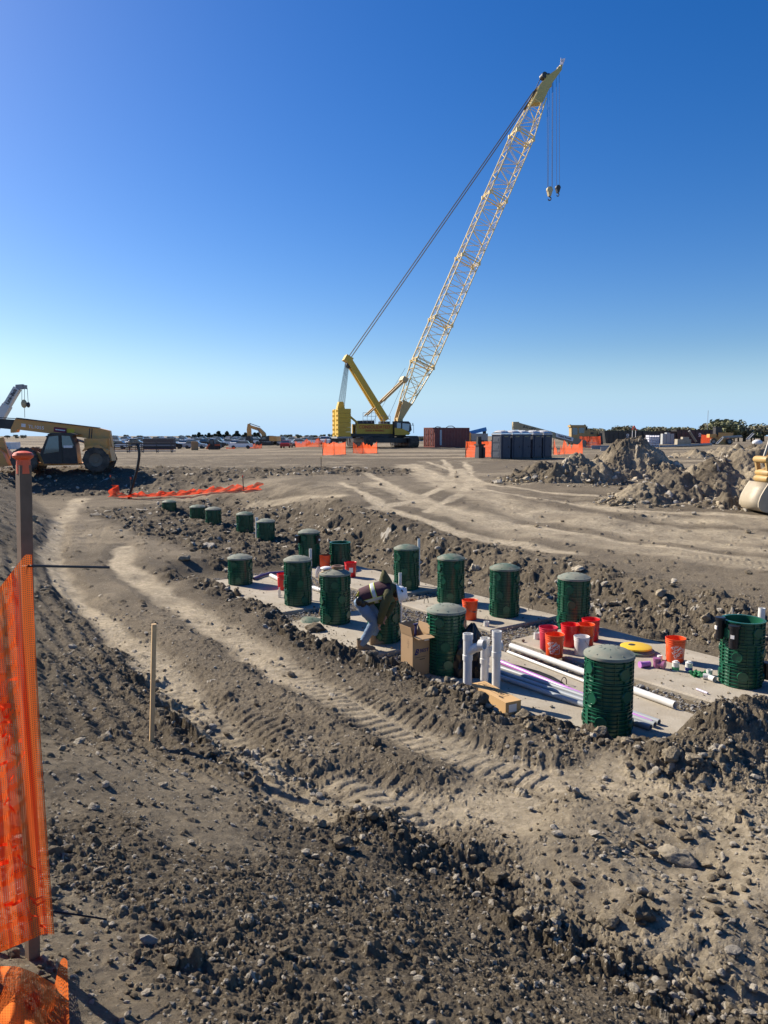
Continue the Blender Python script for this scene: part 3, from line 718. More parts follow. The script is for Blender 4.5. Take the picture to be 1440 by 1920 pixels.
def bucket(u, v, key, label, logo=False, rz=0, paper=False, sc=1.0):
    P = onz(u, v, SZ); P = P + Vector((0, .10, 0)); P.z = SZ + .002
    t = thing('bucket', label, 'bucket', P, 0, 'plastic buckets around the pit', sc)
    me = bucket_mesh(key); obj('shell', me, t); obj('handle', BM[key + 'h'], t, (0, 0, 0), rz)
    face = math.atan2(-P.y, -P.x)
    if logo:
        o = text('lettering', 'THE\nHOME\nDEPOT', .062, M['white'], t, Matrix.Rotation(R(38), 4, 'Z') @ Matrix.Translation((.0, .055, 0)), .0008, bold=.012)
        for v_ in o.data.vertices: v_.co.y += 0
        # square border of the mark
        b = MB(); s_ = .082
        for a0 in range(4):
            a1 = R(90 * a0 + 45); a2 = R(90 * a0 + 135)
            b.beam((math.cos(a1) * s_ * 1.25, math.sin(a1) * s_ * 1.25, 0), (math.cos(a2) * s_ * 1.25, math.sin(a2) * s_ * 1.25, 0), .004, .0012, up=(0, 0, 1))
        e = b.build('emblem_border', M['white'], t)
        bm = bmesh.new(); bm.from_mesh(e.data); bmesh.ops.subdivide_edges(bm, edges=bm.edges, cuts=6); bm.to_mesh(e.data); bm.free()
        for x in (o, e): wrap(x, .1405, face + logo, .155)
    if paper:
        b = MB(); n = 6
        b.grid([[(x * .012, y, .0015) for y in (-.06, .06)] for x in range(-4, 5)], flip=False); e = b.build('paper_label', M['white'], t); wrap(e, .141, face + .1, .19)
    return t
bucket(882, 1163, 'orange_bucket', 'lone orange bucket with a wire handle in front of the back risers', rz=.5)
bucket(1071, 1214, 'red_bucket', 'bright red bucket at the back left of the bucket cluster', rz=2.2)
bucket(1110, 1203, 'red_bucket', 'red bucket at the back right of the bucket cluster', rz=1.0)
bucket(1100, 1214, 'orange_bucket', 'orange bucket in the middle of the cluster without lettering', rz=.2)
bucket(1030, 1220, 'pink_bucket', 'faded pinkish red bucket half hidden behind the lettered orange one', rz=2.0)
bucket(1042, 1235, 'orange_bucket', 'orange bucket with white lettering in front of the faded red one', logo=.05, rz=2.8)
bucket(1093, 1231, 'white_bucket', 'small white bucket beside the front green riser', rz=1.5, sc=.82)
bucket(1270, 1243, 'orange_bucket', 'orange bucket with white lettering standing alone by the paint cans', logo=.45, rz=2.5)
bucket(657, 1083, 'red_bucket', 'red bucket with a white paper label at the back of the pit', paper=True, rz=2.0)
bucket(609, 1068, 'orange_bucket', 'orange bucket peeking out behind the cord-draped riser', rz=1)
bucket(531, 1107, 'red_bucket', 'red bucket mostly hidden behind the tall riser on the first slab', rz=1)

# ------------------------------------------------------------------ small things on the slabs
def place(o, u, v, dz=0, z0=SZ):
    P = onz(u, v, z0); o.location = (P.x, P.y, z0 + dz); return o
def stub(u, v, r, h, label, tilt=0, cat='pipe stub', m='white_pvc'):
    b = MB(); b.lathe([(r * .82, 0), (r, 0), (r, h), (r * .82, h)], 20, closed=True); b.lathe([(0, h * .3), (r * .82, h * .3)], 20)
    o = place(b.build('pipe_stub', M[m]), u, v, r if tilt else .001); o.rotation_euler = (R(90) if tilt else 0, 0, tilt); return tag(o, label, cat)
stub(912, 1174, .052, .085, 'short white pipe stub with a bent wire sticking out, on the back slab')
m = MB(); P = onz(912, 1173, SZ)
m.tube([P + Vector(p) for p in ((-.02, 0, .03), (-.03, 0, .14), (.0, .0, .19), (.03, 0, .15), (.02, 0, .10))], .004, 6); m.tube([P + Vector(p) for p in ((.02, 0, .03), (.045, 0, .13), (.06, 0, .09))], .004, 6)
tag(m.build('bent_wire', M['wire']), 'bent wire loop standing in the white pipe stub', 'wire')
stub(1006, 1198, .05, .11, 'short white pipe stub standing left of the bucket cluster')
def loop(u, v, label):
    m = MB(); P = onz(u, v, SZ); m.tube([P + Vector((.045 * math.cos(a), .02 * math.cos(a), -.02 + .13 * math.sin(a) ** .6)) for a in [math.pi * k / 12 for k in range(13)]], .007, 6)
    tag(m.build('lifting_loop', M['steel']), label, 'lifting loop', 'steel lifting loops in the slabs')
loop(799, 1131, 'steel lifting loop in the slab between worker and back risers'); loop(995, 1144, 'steel lifting loop right of the tall back riser'); loop(1057, 1284, 'steel lifting loop near the black cable')
t = thing('riser_lid_with_disc', 'yellow disc lying on a green riser lid behind the front riser', 'lid', onz(1194, 1224, SZ) + Vector((0, .05, .025)))
obj('lid', LID, t); m = MB(); m.lathe([(0, .092), (.20, .088), (.245, .072), (.25, .05), (.235, .045), (0, .05)], 40); m.build('yellow_disc', M['yellow'], t)
m = MB(); m.lathe([(0, .096), (.05, .096), (.06, .09)], 20, (-.06, .02, 0)); m.build('centre_hole', M['ink'], t)
o = obj('loose_riser_cover', LID, None); P = hit(592, 1172); o.location = P + Vector((0, .02, .02)); o.rotation_euler = (R(14), R(12), .6); tag(o, 'loose green riser lid half sunk in the dirt at the slab edge', 'lid')
# purple elbow bits
m = MB(); P = onz(1207, 1251, SZ); m.tube([P + Vector((-.07, -.02, .045)), P + Vector((.10, .03, .045))], .042, 16); m.tube([P + Vector((-.07, -.02, .045)), P + Vector((-.04, -.012, .045))], .05, 16)
tag(m.build('purple_coupling', M['purple']), 'short purple pipe coupling lying left of the purple tee', 'coupling')
m = MB(); P = onz(1231, 1252, SZ); m.tube([P + Vector((0, 0, 0)), P + Vector((0, 0, .13))], .05, 16); m.tube([P + Vector((0, 0, .07)), P + Vector((.07, -.07, .07))], .045, 16); m.tube([P + Vector((.06, -.06, .07)), P + Vector((.09, -.09, .07))], .055, 16); m.tube([P + Vector((0, 0, .11)), P + Vector((0, 0, .15))], .058, 16)
tag(m.build('purple_tee', mat('dull_purple_pvc', (.30, .10, .20), .4)), 'dark purple tee fitting standing beside the coupling', 'pipe fitting')
m = MB(); m.lathe([(0, .07), (.036, .07), (.04, .06), (.04, 0), (0, 0)], 16); place(tag(m.build('pipe_end_cap', M['white_pvc']), 'small white pipe cap behind the purple tee', 'pipe cap'), 1237, 1237)
def can(u, v, band, label):
    t = thing('glue_can', label, 'can', onz(u, v, SZ) + Vector((0, .05, 0)), 0, 'small cans of pipe glue')
    m = MB(); m.lathe([(0, 0), (.052, 0), (.054, .004), (.052, .008), (.052, .125), (.054, .129), (.05, .132), (.03, .132), (.03, .15), (0, .15)], 24); m.build('can_body', M['white_pvc'], t)
    m = MB(); m.lathe([(.0527, .012), (.0532, .012), (.0532, .06), (.0527, .06)], 24, closed=True); m.build('colour_band', mat('can_print', band, .5), t)
can(1269, 1259, (.05, .30, .12), 'white glue can with a green band in front of the orange bucket'); can(1294, 1260, (.06, .08, .30), 'white glue can with a blue band right of the green one')
m = MB(); P = onz(1311, 1266, SZ); g = 9
m.grid([[P + Vector(((i - 4) * .03, (j - 4) * .026, .02 + .025 * math.sin(i * 1.7 + j) + .02 * math.cos(j * 2.1 - i))) for j in range(g)] for i in range(g)]); m.grid([[P + Vector(((i - 4) * .03, (j - 4) * .026, .004)) for j in range(g)] for i in range(g)], flip=True)
tag(m.build('green_rag', mat('green_cloth', (.02, .16, .06), .9)), 'crumpled green cloth next to the blue-banded can', 'cloth')
for u, v, tl, lab in ((1318, 1273, 1.2, 'white pipe fitting on its side, left of three by the green cloth'), (1330, 1266, 0, 'white pipe fitting standing upright behind two others by the open riser'), (1331, 1276, .4, 'white pipe fitting on its side, front of three by the open riser')): stub(u, v, .042, .085, lab, tl, 'pipe fitting')
pipe('marker_stick', 'thin pale lilac stick lying near the right end of the slab', [onz(1306, 1292, SZ + .015), onz(1327, 1300, SZ + .015)], .015, mat('lilac_plastic', (.6, .55, .68), .4), 'stick')
# drinks bottle and jug
m = MB(); m.lathe([(0, 0), (.032, 0), (.034, .02), (.03, .08), (.034, .13), (.016, .19), (.016, .2), (.018, .2), (.018, .22), (0, .22)], 16)
glass = mat('clear_plastic', (.75, .72, .72), .1, trans=.6); place(tag(m.build('drinks_bottle', glass), 'small clear drinks bottle standing on the first slab', 'bottle'), 524, 1120)
m = MB(); m.lathe([(0, 0), (.075, 0), (.08, .02), (.08, .15), (.05, .22), (.025, .25), (.025, .27), (0, .27)], 20); place(tag(m.build('water_jug', glass), 'cloudy water jug behind the cord-draped riser', 'jug'), 597, 1082)

# ------------------------------------------------------------------ boxes
P = onz(779, 1268, SZ) + Vector((0, .16, 0)); t = thing('open_box', 'tall open cardboard box with blue printing beside the worker', 'box', P, R(33))
m = MB(); w_ = .30; h_ = .60; th = .006
for sx, sy, dx, dy in ((0, -1, w_, th), (0, 1, w_, th), (-1, 0, th, w_ - 2 * th - .002), (1, 0, th, w_ - 2 * th - .002)): m.box((sx * (w_ - th) / 2, sy * (w_ - th) / 2, h_ / 2), (dx, dy, h_))
m.box((0, 0, .006), (w_ - .02, w_ - .02, .006)); m.build('box_body', M['card'], t)
for (ax, s_, ang) in (('y', -1, -8), ('y', 1, 62), ('x', -1, 68), ('x', 1, 72)):
    f = MB(); L = .145; c, s = math.cos(R(ang)), math.sin(R(ang))
    if ax == 'x': f.add([(s_ * w_ / 2, -w_ / 2 + .004, h_), (s_ * w_ / 2, w_ / 2 - .004, h_), (s_ * (w_ / 2 + L * c * .5), w_ / 2 - .01, h_ + L * s), (s_ * (w_ / 2 + L * c * .5), -w_ / 2 + .01, h_ + L * s)], [(0, 1, 2, 3)])
    else: f.add([(-w_ / 2 + .004, s_ * w_ / 2, h_), (w_ / 2 - .004, s_ * w_ / 2, h_), (w_ / 2 - .01, s_ * (w_ / 2 + L * c), h_ + L * s), (-w_ / 2 + .01, s_ * (w_ / 2 + L * c), h_ + L * s)], [(0, 1, 2, 3)])
    o = f.build('flap', M['card'], t, 0); o.modifiers.new('thick', 'SOLIDIFY').thickness = .005
fr = frame((0.02, -w_ / 2 - .002, .37), (1, 0, 0), (0, 0, 1))
text('lettering', 'BEST', .07, M['blue_ink'], t, fr @ Matrix.Translation((.035, 0, 0)), .0006, 1.1, .02)
text('lettering', 'B', .12, M['blue_ink'], t, fr @ Matrix.Translation((-.095, -.012, 0)) @ Matrix(((1, .35, 0, 0), (0, 1, 0, 0), (0, 0, 1, 0), (0, 0, 0, 1))), .0006, 1.0, .03)
b = MB(); b.M = fr; b.box((-.03, -.09, 0), (.2, .006, .001)); b.box((-.0, -.125, 0), (.09, .012, .001)); b.box((-.11, -.035, 0), (.06, .012, .001)); b.build('printed_line', M['ink'], t)
b = MB(); b.M = frame((.10, -w_ / 2 - .003, .545), (1, 0, 0), (0, 0, 1)); b.box((0, 0, 0), (.085, .075, .001)); b.build('paper_label', M['white'], t)
b = MB(); b.M = frame((-w_ / 2 - .002, 0, .44), (0, -1, 0), (0, 0, 1))
for k in range(5): b.box((.03 + .004 * (k % 2), .1 - k * .03, 0), (.012 + .02 * (k % 3), .016, .001))
b.build('printed_mark', M['card_in'], t)
b = MB(); b.tube([P + Vector(p) for p in ((.0, .03, .50), (.01, .03, .64), (.015, .03, .70), (-.02, .03, .72), (.04, .03, .73))], .018, 10); tag(b.build('blue_spray_nozzle', M['blue_ink']), 'blue trigger nozzle poking out of the open cardboard box', 'nozzle')
A = onz(895, 1304, SZ); B = onz(955, 1338, SZ); d = (B - A); L = d.length; t = thing('long_box', 'long closed cardboard carton with black printing lying by the white pipes', 'box', (A + B) / 2, math.atan2(d.y, d.x))
L = L + .08; bw, bh = .235, .165
m = MB(); m.box((0, .03, bh / 2 + .002), (L, bw, bh)); m.build('carton', M['card_light'], t)
fr = frame((-.05, .03, bh + .004), (1, 0, 0), (0, 1, 0)); text('lettering', 'GLUE & SHAPES', .075, M['ink'], t, fr @ Matrix.Translation((-.02, .02, 0)), .0005, .9)
text('lettering', '4000', .05, M['ink'], t, fr @ Matrix.Translation((L * .32, -.05, 0)), .0005)
b = MB(); b.M = fr
for x0, y0, sx, sy in ((-.02, .075, L * .68, .004), (-.02, -.035, L * .68, .004), (-.02 - L * .34, .02, .004, .11), (-.02 + L * .34, .02, .004, .11)): b.box((x0, y0, 0), (sx, sy, .0008))
b.build('printed_line', M['ink'], t)
b = MB(); b.M = frame((L / 2 + .002, .02, bh * .5), (0, 1, 0), (0, 0, 1)); b.box((0, 0, 0), (.12, .10, .001)); b.build('paper_label', M['white'], t)
# bin liner
m = MB(); P = onz(878, 1276, SZ) + Vector((.02, .28, 0)); nu, nv = 60, 40; V = []
for j in range(nv + 1):
    tz = j / nv; row = []
    for i in range(nu + 1):
        a = 2 * math.pi * (i % nu) / nu; rr = .27 * (1 - tz) ** .62 * (1 - .1 * math.cos(6 * tz)) + .012
        fold = .13 * math.sin(5 * a + 4 * tz) * (.35 + tz) + .09 * math.sin(11 * a - 7 * tz) + .05 * math.sin(23 * a + 15 * tz)
        rr *= 1 + fold; row.append(P + Vector((math.cos(a) * rr * 1.05 + .07 * tz, math.sin(a) * rr * .8, tz ** .9 * .76 + .02 * math.sin(3 * a) * tz)))
    V.append(row)
m.grid(V, flip=True); tag(m.build('bin_liner', M['bag'], smooth=50), 'black plastic bin liner bunched up behind the white wye pipes', 'plastic bag')
# rake
t = thing('rake', 'garden rake with a pale handle lying at the slab edge by the open box', 'rake')
A = onz(668, 1222, SZ + .09); B = onz(738, 1257, SZ + .05); C = onz(772, 1272, SZ + .05)
m = MB(); m.tube([A, B], .017, 10); m.build('handle', M['wood'], t)
m = MB(); m.tube([B, C], .015, 8)
for k in range(13):
    q = B.lerp(C, .12 + .07 * k); m.tube([q, q + Vector((-.015, -.035, -.045))], [.006, .003], 6)
m.build('rake_head', M['steel'], t)
# ------------------------------------------------------------------ people
M['denim'] = mat('worn_denim', (.16, .23, .32), .9, var=.35, scale=9, bump=.5, bscale=30); M['olive'] = mat('olive_cotton', (.085, .08, .03), .95, var=.25, scale=8, bump=.4, bscale=30)
M['maroon'] = mat('dark_maroon_cloth', (.065, .022, .03), .9, var=.4, scale=4, bump=.3, bscale=30); M['reflect'] = mat('grey_reflective_tape', (.52, .54, .53), .35, var=.05); M['lime'] = mat('lime_edging', (.55, .62, .06), .7)
M['skin'] = mat('skin', (.42, .22, .14), .55, var=.08); M['boot'] = mat('tan_leather', (.24, .16, .09), .8, var=.25, dust=.3); M['hair'] = mat('dark_hair', (.015, .012, .01), .7)
M['helmet'] = mat('white_helmet', (.80, .79, .76), .25, var=.03); M['glove'] = mat('orange_glove', (.45, .17, .10), .7)
def loft(m, pts, n=20, mi=0, caps=True):
    """rings of (centre, in-plane half-width, sideways half-width)"""
    P = [Vector(p[0]) for p in pts]; vs = []; fs = []; N = len(P)
    for i, (c, a, b) in enumerate(pts):
        t = (P[min(i + 1, N - 1)] - P[max(i - 1, 0)]).normalized(); y = Vector((0, 1, 0)); y = (y - t * t.y).normalized(); x = y.cross(t)
        for k in range(n):
            an = 2 * math.pi * k / n; vs.append(P[i] + x * math.cos(an) * a + y * math.sin(an) * b)
    for i in range(N - 1):
        for k in range(n): k2 = (k + 1) % n; fs.append((i * n + k, i * n + k2, (i + 1) * n + k2, (i + 1) * n + k))
    if caps: fs += [tuple(range(n - 1, -1, -1)), tuple((N - 1) * n + k for k in range(n))]
    m.add(vs, fs, mi)
def dense(pts, k=6):
    """Catmull-Rom through (centre,a,b)"""
    A = [np.array([*p[0], p[1], p[2]], float) for p in pts]; out_ = []
    for i in range(len(A) - 1):
        p0 = A[max(i - 1, 0)]; p1 = A[i]; p2 = A[i + 1]; p3 = A[min(i + 2, len(A) - 1)]
        for j in range(k):
            t = j / k; q = .5 * ((2 * p1) + (p2 - p0) * t + (2 * p0 - 5 * p1 + 4 * p2 - p3) * t * t + (3 * p1 - p0 - 3 * p2 + p3) * t ** 3); out_.append((tuple(q[:3]), q[3], q[4]))
    a = A[-1]; out_.append((tuple(a[:3]), a[3], a[4])); return out_
def skin_body(name, chains, material, parent, sub=2):
    """one continuous figure grown round joints; chains of (x,y,z,r); shared joints by equal position"""
    vs = []; rs = []; ed = []; idx = {}
    for ch in chains:
        prev = None
        for p in ch:
            key = tuple(round(c, 4) for c in p[:3])
            if key not in idx: idx[key] = len(vs); vs.append(p[:3]); rs.append(p[3])
            if prev is not None and prev != idx[key]: ed.append((prev, idx[key]))
            prev = idx[key]
    me = bpy.data.meshes.new(name); me.from_pydata(vs, ed, []); o = bpy.data.objects.new(name, me); COL.objects.link(o)
    sk = o.modifiers.new('skin', 'SKIN'); sk.use_smooth_shade = True
    for i, sv in enumerate(me.skin_vertices[0].data): sv.radius = (rs[i], rs[i]); sv.use_root = (i == 0)
    ss = o.modifiers.new('sub', 'SUBSURF'); ss.levels = sub; ss.render_levels = sub
    dg = bpy.context.evaluated_depsgraph_get(); me2 = bpy.data.meshes.new_from_object(o.evaluated_get(dg)); o.modifiers.clear(); o.data = me2; me2.materials.clear(); me2.materials.append(material)
    me2.polygons.foreach_set('use_smooth', [True] * len(me2.polygons)); o.parent = parent; return o
def finger_chains(wr, d, side, thumb_dir, s=1.0):
    """five curled fingers from the wrist point; d = hand direction, side = across the knuckles"""
    d = Vector(d).normalized(); side = Vector(side).normalized(); nrm = d.cross(side); wr = Vector(wr); palm = wr + d * .05 * s; out_ = []
    out_.append([(*wr, .026 * s), (*palm, .034 * s)])
    for k, (off, L) in enumerate(((-.030, .072), (-.010, .082), (.011, .077), (.030, .060))):
        b = palm + side * off * s + d * .035 * s; m1 = b + (d * .8 + nrm * .45) * L * .5 * s; m2 = m1 + (d * .25 + nrm * .95) * L * .42 * s
        out_.append([(*palm, .034 * s), (*b, .0115 * s), (*m1, .0095 * s), (*m2, .0075 * s)])
    tb = wr + Vector(thumb_dir) * .03 * s + d * .025 * s; t1 = tb + (Vector(thumb_dir) * .6 + d * .7).normalized() * .035 * s; t2 = t1 + (d * .8 + nrm * .5).normalized() * .03 * s
    out_.append([(*palm, .034 * s), (*tb, .014 * s), (*t1, .0115 * s), (*t2, .009 * s)]); return out_
W0 = onz(690, 1213, SZ); WS = F / W0.y
def wz(u9, v9, y=0.0): return ((640 + u9 / 9 - 690) / WS, y, (1213 - 1050 - v9 / 9) / WS)
t = thing('person', 'worker in jeans and a dark vest with grey bands bending down over a riser', 'person', W0)
near, far = -.13, .13
nl = [wz(330, 650, near * .7), wz(440, 830, near), wz(550, 975, near), wz(470, 1160, near), wz(345, 1390, near)]
fl = [wz(340, 640, far * .7), wz(480, 820, far), wz(610, 985, far), wz(590, 1130, far + .02), wz(545, 1290, far + .03)]
na = [wz(790, 520, -.20), wz(735, 690, -.23), wz(690, 830, -.22), wz(655, 1000, -.16)]
fa = [wz(800, 480, .20), wz(860, 640, .26), wz(860, 790, .24), wz(760, 960, .12)]
sp = [wz(330, 630), wz(470, 570), wz(620, 510), wz(780, 460), wz(880, 470), wz(940, 520)]
ch = [[(*sp[0], .12), (*sp[1], .12), (*sp[2], .125), (*sp[3], .12), (*sp[4], .06), (*sp[5], .085), (*wz(1000, 560), .085)],
      [(*sp[0], .12), (*nl[0], .09), (*nl[1], .075), (*nl[2], .058), (*nl[3], .05), (*nl[4], .04)], [(*sp[0], .12), (*fl[0], .09), (*fl[1], .075), (*fl[2], .058), (*fl[3], .05), (*fl[4], .04)],
      [(*sp[3], .12), (*na[0], .06), (*na[1], .045), (*na[2], .04), (*na[3], .028)], [(*sp[3], .12), (*fa[0], .06), (*fa[1], .045), (*fa[2], .04), (*fa[3], .028)]]
for wr, pre in ((na, -1), (fa, 1)):
    d = Vector(wr[3]) - Vector(wr[2])
    for c in finger_chains(wr[3], d, (0, 1, 0), (0, -pre, 0)): ch.append(c)
# face: brow, nose, chin
hc = Vector(wz(960, 540)); fd = (Vector(wz(930, 700)) - Vector(wz(960, 540))).normalized()
ch.append([(*sp[5], .085), (*(hc + fd * .085), .035), (*(hc + fd * .115), .014)])
skin_body('body', ch, M['skin'], t)
m = MB(); loft(m, dense([(wz(285, 600), .10, .15), (wz(330, 650), .135, .175), (wz(390, 700), .12, .165)]))
for Lg, k in ((nl, -1), (fl, 1)):
    g = [(Lg[0], .112, .098), (Lg[1], .098, .095), (Lg[2], .083, .08), (Lg[3], .074, .072), (Lg[4], .064, .064)]
    D = dense(g, 8); D = [(c, a * (1 + .05 * math.sin(i * 1.9 + k)), b * (1 + .05 * math.cos(i * 2.3))) for i, (c, a, b) in enumerate(D)]; loft(m, D)
m.build('jeans', M['denim'], t, 60)
m = MB(); loft(m, dense([(wz(330, 615), .135, .18), (wz(470, 570), .145, .18), (wz(620, 520), .15, .185), (wz(740, 475), .15, .195), (wz(820, 455), .135, .19), (wz(885, 455), .09, .12), (wz(920, 475), .085, .09)]))
for A, yy in ((na, -1), (fa, 1)):
    g = [(wz(770, 480, yy * .12), .09, .08), (A[0], .085, .085), (A[1], .075, .075), (A[2], .066, .066), (A[3], .046, .046)]
    D = dense(g, 7); D = [(c, a * (1 + .06 * math.sin(i * 2.1)), b * (1 + .06 * math.cos(i * 1.7))) for i, (c, a, b) in enumerate(D)]; loft(m, D)
m.build('hooded_top', M['olive'], t, 60)
m = MB(); hp = [(640, 300, 870, 330), (655, 240, 835, 265), (672, 185, 800, 212), (688, 145, 775, 165), (712, 122, 745, 130)]; rows = []
for i, (ux, vx, uy, vy) in enumerate(hp):
    a = Vector(wz(ux, vx)); b = Vector(wz(uy, vy)); c = (a + b) / 2; rx = (b - a) / 2; ry = .12 * (1 - i / len(hp)) ** .7 + .01; rows.append([c + rx * math.cos(k * math.pi / 8) + Vector((0, ry * math.sin(k * math.pi / 8), .012 * math.sin(k * 2.0 + i))) for k in range(17)])
m.grid(rows); m.build('hood', M['olive'], t, 60)
vest = dense([(wz(330, 590), .14, .19), (wz(430, 560), .152, .192), (wz(560, 520), .162, .197), (wz(680, 485), .166, .205), (wz(780, 470), .16, .21), (wz(850, 460), .135, .20)], 8)
m = MB(); loft(m, vest, 32, caps=False); v = m.build('vest', M['maroon'], t, 60)
def vpt(s, an, off):
    f_ = s * (len(vest) - 1); i = min(int(f_), len(vest) - 2); k = f_ - i; c0, a0, b0 = vest[i]; c1, a1, b1 = vest[i + 1]; c = Vector(c0).lerp(Vector(c1), k); a = a0 + (a1 - a0) * k + off; b = b0 + (b1 - b0) * k + off
    tg = (Vector(c1) - Vector(c0)).normalized(); y = Vector((0, 1, 0)); y = (y - tg * tg.y).normalized(); x = y.cross(tg); return c + x * math.cos(an) * a + y * math.sin(an) * b
def band(s0, s1, a0, a1, name, mt, off):
    m = MB(); n = 20; k = 5 if abs(s1 - s0) < .3 else 20
    m.grid([[vpt(s0 + (s1 - s0) * i / k, a0 + (a1 - a0) * j / n, off) for j in range(n + 1)] for i in range(k + 1)]); o = m.build(name, mt, v, 60); s = o.modifiers.new('t', 'SOLIDIFY'); s.thickness = .003
    return o
xa = vpt(.5, 0, 0) - Vector(vest[len(vest) // 2][0]); upsign = 1 if xa.z > 0 else -1       # angle 0 points to belly or back
A0 = 0 if upsign > 0 else math.pi                                                          # back of the vest
sd = -1 if (vpt(.5, A0 - math.pi / 2, 0).y < vpt(.5, A0 + math.pi / 2, 0).y) else 1       # towards the camera
band(.36, .455, A0 - 3.0, A0 + 3.0, 'reflective_band', M['reflect'], .005); band(.345, .362, A0 - 3.0, A0 + 3.0, 'lime_edge', M['lime'], .005); band(.452, .47, A0 - 3.0, A0 + 3.0, 'lime_edge', M['lime'], .005)
band(.04, .985, A0 + sd * 1.80, A0 + sd * 2.15, 'reflective_band', M['reflect'], .008); band(.04, .985, A0 + sd * 1.75, A0 + sd * 1.80, 'lime_edge', M['lime'], .008); band(.04, .985, A0 + sd * 2.15, A0 + sd * 2.20, 'lime_edge', M['lime'], .008)
band(.62, .99, A0 - .45, A0 + .28, 'reflective_band', M['reflect'], .008)
# helmet: dome towards the right, brim to the left
hx = (Vector(wz(1125, 520)) - Vector(wz(975, 545))).normalized(); m = MB(); m.M = frame(wz(985, 535), (0, 1, 0), Vector((0, 1, 0)).cross(hx) * -1)
if (m.M.to_3x3() @ Vector((0, 0, 1))).dot(hx) < 0: m.M = frame(wz(985, 535), (0, -1, 0), (Vector((0, 1, 0)).cross(hx) * -1))
m.lathe([(.125, -.03), (.165, -.022), (.167, -.012), (.134, .0), (.130, .03), (.118, .075), (.088, .112), (.045, .132), (.0, .138)], 36); m.box((0, 0, .128), (.022, .18, .02)); m.build('hard_hat', M['helmet'], t)
m = MB(); P = Vector(wz(1035, 455, -.115)); m.box(P, (.022, .004, .045), Matrix.Rotation(-.6, 3, 'Y')); m.build('helmet_mark', M['ink'], t)
m = MB(); m.ball(wz(940, 510), .1, 14, 8, sc=(.8, 1.0, 1.0)); m.build('hair', M['hair'], t, 60)
def boot(P, toe, parent):
    P = Vector(P); d = (Vector(toe) - P); d.z = 0; d.normalize(); yv = Vector((-d.y, d.x, 0)); m = MB(); m.M = frame((P.x, P.y, P.z), d, yv)
    rows = []
    for x, wd, h in ((-.075, .030, .075), (-.06, .042, .12), (-.01, .046, .13), (.06, .048, .105), (.12, .052, .075), (.18, .052, .062), (.215, .040, .048), (.228, .018, .03)):
        rows.append([(x, -wd, 0), (x, -wd * 1.05, h * .35), (x, -wd * .75, h * .8), (x, 0, h), (x, wd * .75, h * .8), (x, wd * 1.05, h * .35), (x, wd, 0), (x, 0, 0), (x, -wd, 0)])
    m.grid(rows); m.add(rows[0][:8], [tuple(range(8))]); m.add(rows[-1][:8], [tuple(range(7, -1, -1))])
    m.lathe([(.055, .05), (.058, .12), (.06, .17)], 16, (-.025, 0, 0)); m.build('boot', M['boot'], parent, 50)
boot((nl[4][0] + .0, near, 0.0), (nl[4][0] + 1, near - .12, 0), t); boot((fl[4][0] + .01, far + .03, .0), (fl[4][0] + 1, far + .3, 0), t)
m = MB(); m.ball(wz(310, 620, -.185), .075, 12, 8, sc=(.8, .5, 1.1)); m.ball(wz(370, 665, -.185), .06, 12, 8, sc=(.9, .5, 1.1)); m.tube([wz(250, 560, -.13), wz(330, 600, -.19), wz(420, 640, -.19), wz(480, 690, -.16)], .02, 8); m.build('tool_pouch', M['black'], t)
m = MB(); m.box(wz(292, 520, -.11), (.05, .03, .09), Matrix.Rotation(.5, 3, 'Y')); m.build('tape_measure', mat('yellow_tape', (.7, .55, .03), .5), t)
def far_person(u, v, d, label, face, top, legs, h=1.75):
    P = hit(u, v); P = P if abs(P.y - d) < 40 else ony(u, v, d); t = thing('person', label, 'person', P, face)
    L = [(-.09, 0, .88), (-.11, .02, .48), (-.12, .0, .08)]; Rr = [(.09, 0, .88), (.12, -.04, .48), (.13, .03, .08)]
    ch = [[(0, 0, .95, .12), (0, 0, 1.15, .12), (0, 0, 1.40, .13), (0, 0, 1.52, .055), (0, -.01, 1.64, .085), (0, -.01, 1.70, .08)],
          [(0, 0, .95, .12), (*L[0], .085), (*L[1], .06), (*L[2], .045), (-.12, -.12, .05, .035)], [(0, 0, .95, .12), (*Rr[0], .085), (*Rr[1], .06), (*Rr[2], .045), (.13, -.1, .05, .035)],
          [(0, 0, 1.40, .13), (-.19, 0, 1.40, .055), (-.25, .02, 1.13, .042), (-.20, -.12, .93, .03), (-.19, -.17, .87, .03)], [(0, 0, 1.40, .13), (.19, 0, 1.40, .055), (.25, .02, 1.13, .042), (.21, -.1, .92, .03), (.2, -.15, .86, .03)]]
    skin_body('body', ch, M['skin'], t, 1)
    m = MB(); loft(m, [((0, 0, .9), .15, .19), ((0, 0, 1.15), .15, .19), ((0, 0, 1.38), .16, .2), ((0, 0, 1.48), .1, .12)], 14); m.build('vest', top, t)
    m = MB(); loft(m, [((0, 0, .98), .14, .17), ((0, 0, .82), .14, .17)], 14)
    for g in (L, Rr): loft(m, [((g[0][0], 0, .9), .1, .1), ((g[1][0], g[1][1], .48), .08, .08), ((g[2][0], g[2][1], .08), .065, .065)], 12)
    m.build('trousers', legs, t)
    m = MB(); m.lathe([(.15, 1.70), (.125, 1.71), (.11, 1.78), (.06, 1.83), (0, 1.84)], 16); m.build('hard_hat', M['helmet'], t); return t
HV = mat('hi_vis_yellow', (.55, .62, .05), .7); HV2 = mat('faded_hi_vis', (.38, .34, .10), .8); DT = mat('dark_trousers', (.05, .055, .07), .9)
far_person(213, 849, 100, 'distant worker in a lime hi-vis vest standing right of the telehandler', .4, HV, DT); far_person(243, 848, 100, 'distant worker in a faded vest walking in front of the pipe racks', 1.9, HV2, mat('khaki_trousers', (.16, .13, .08), .9))
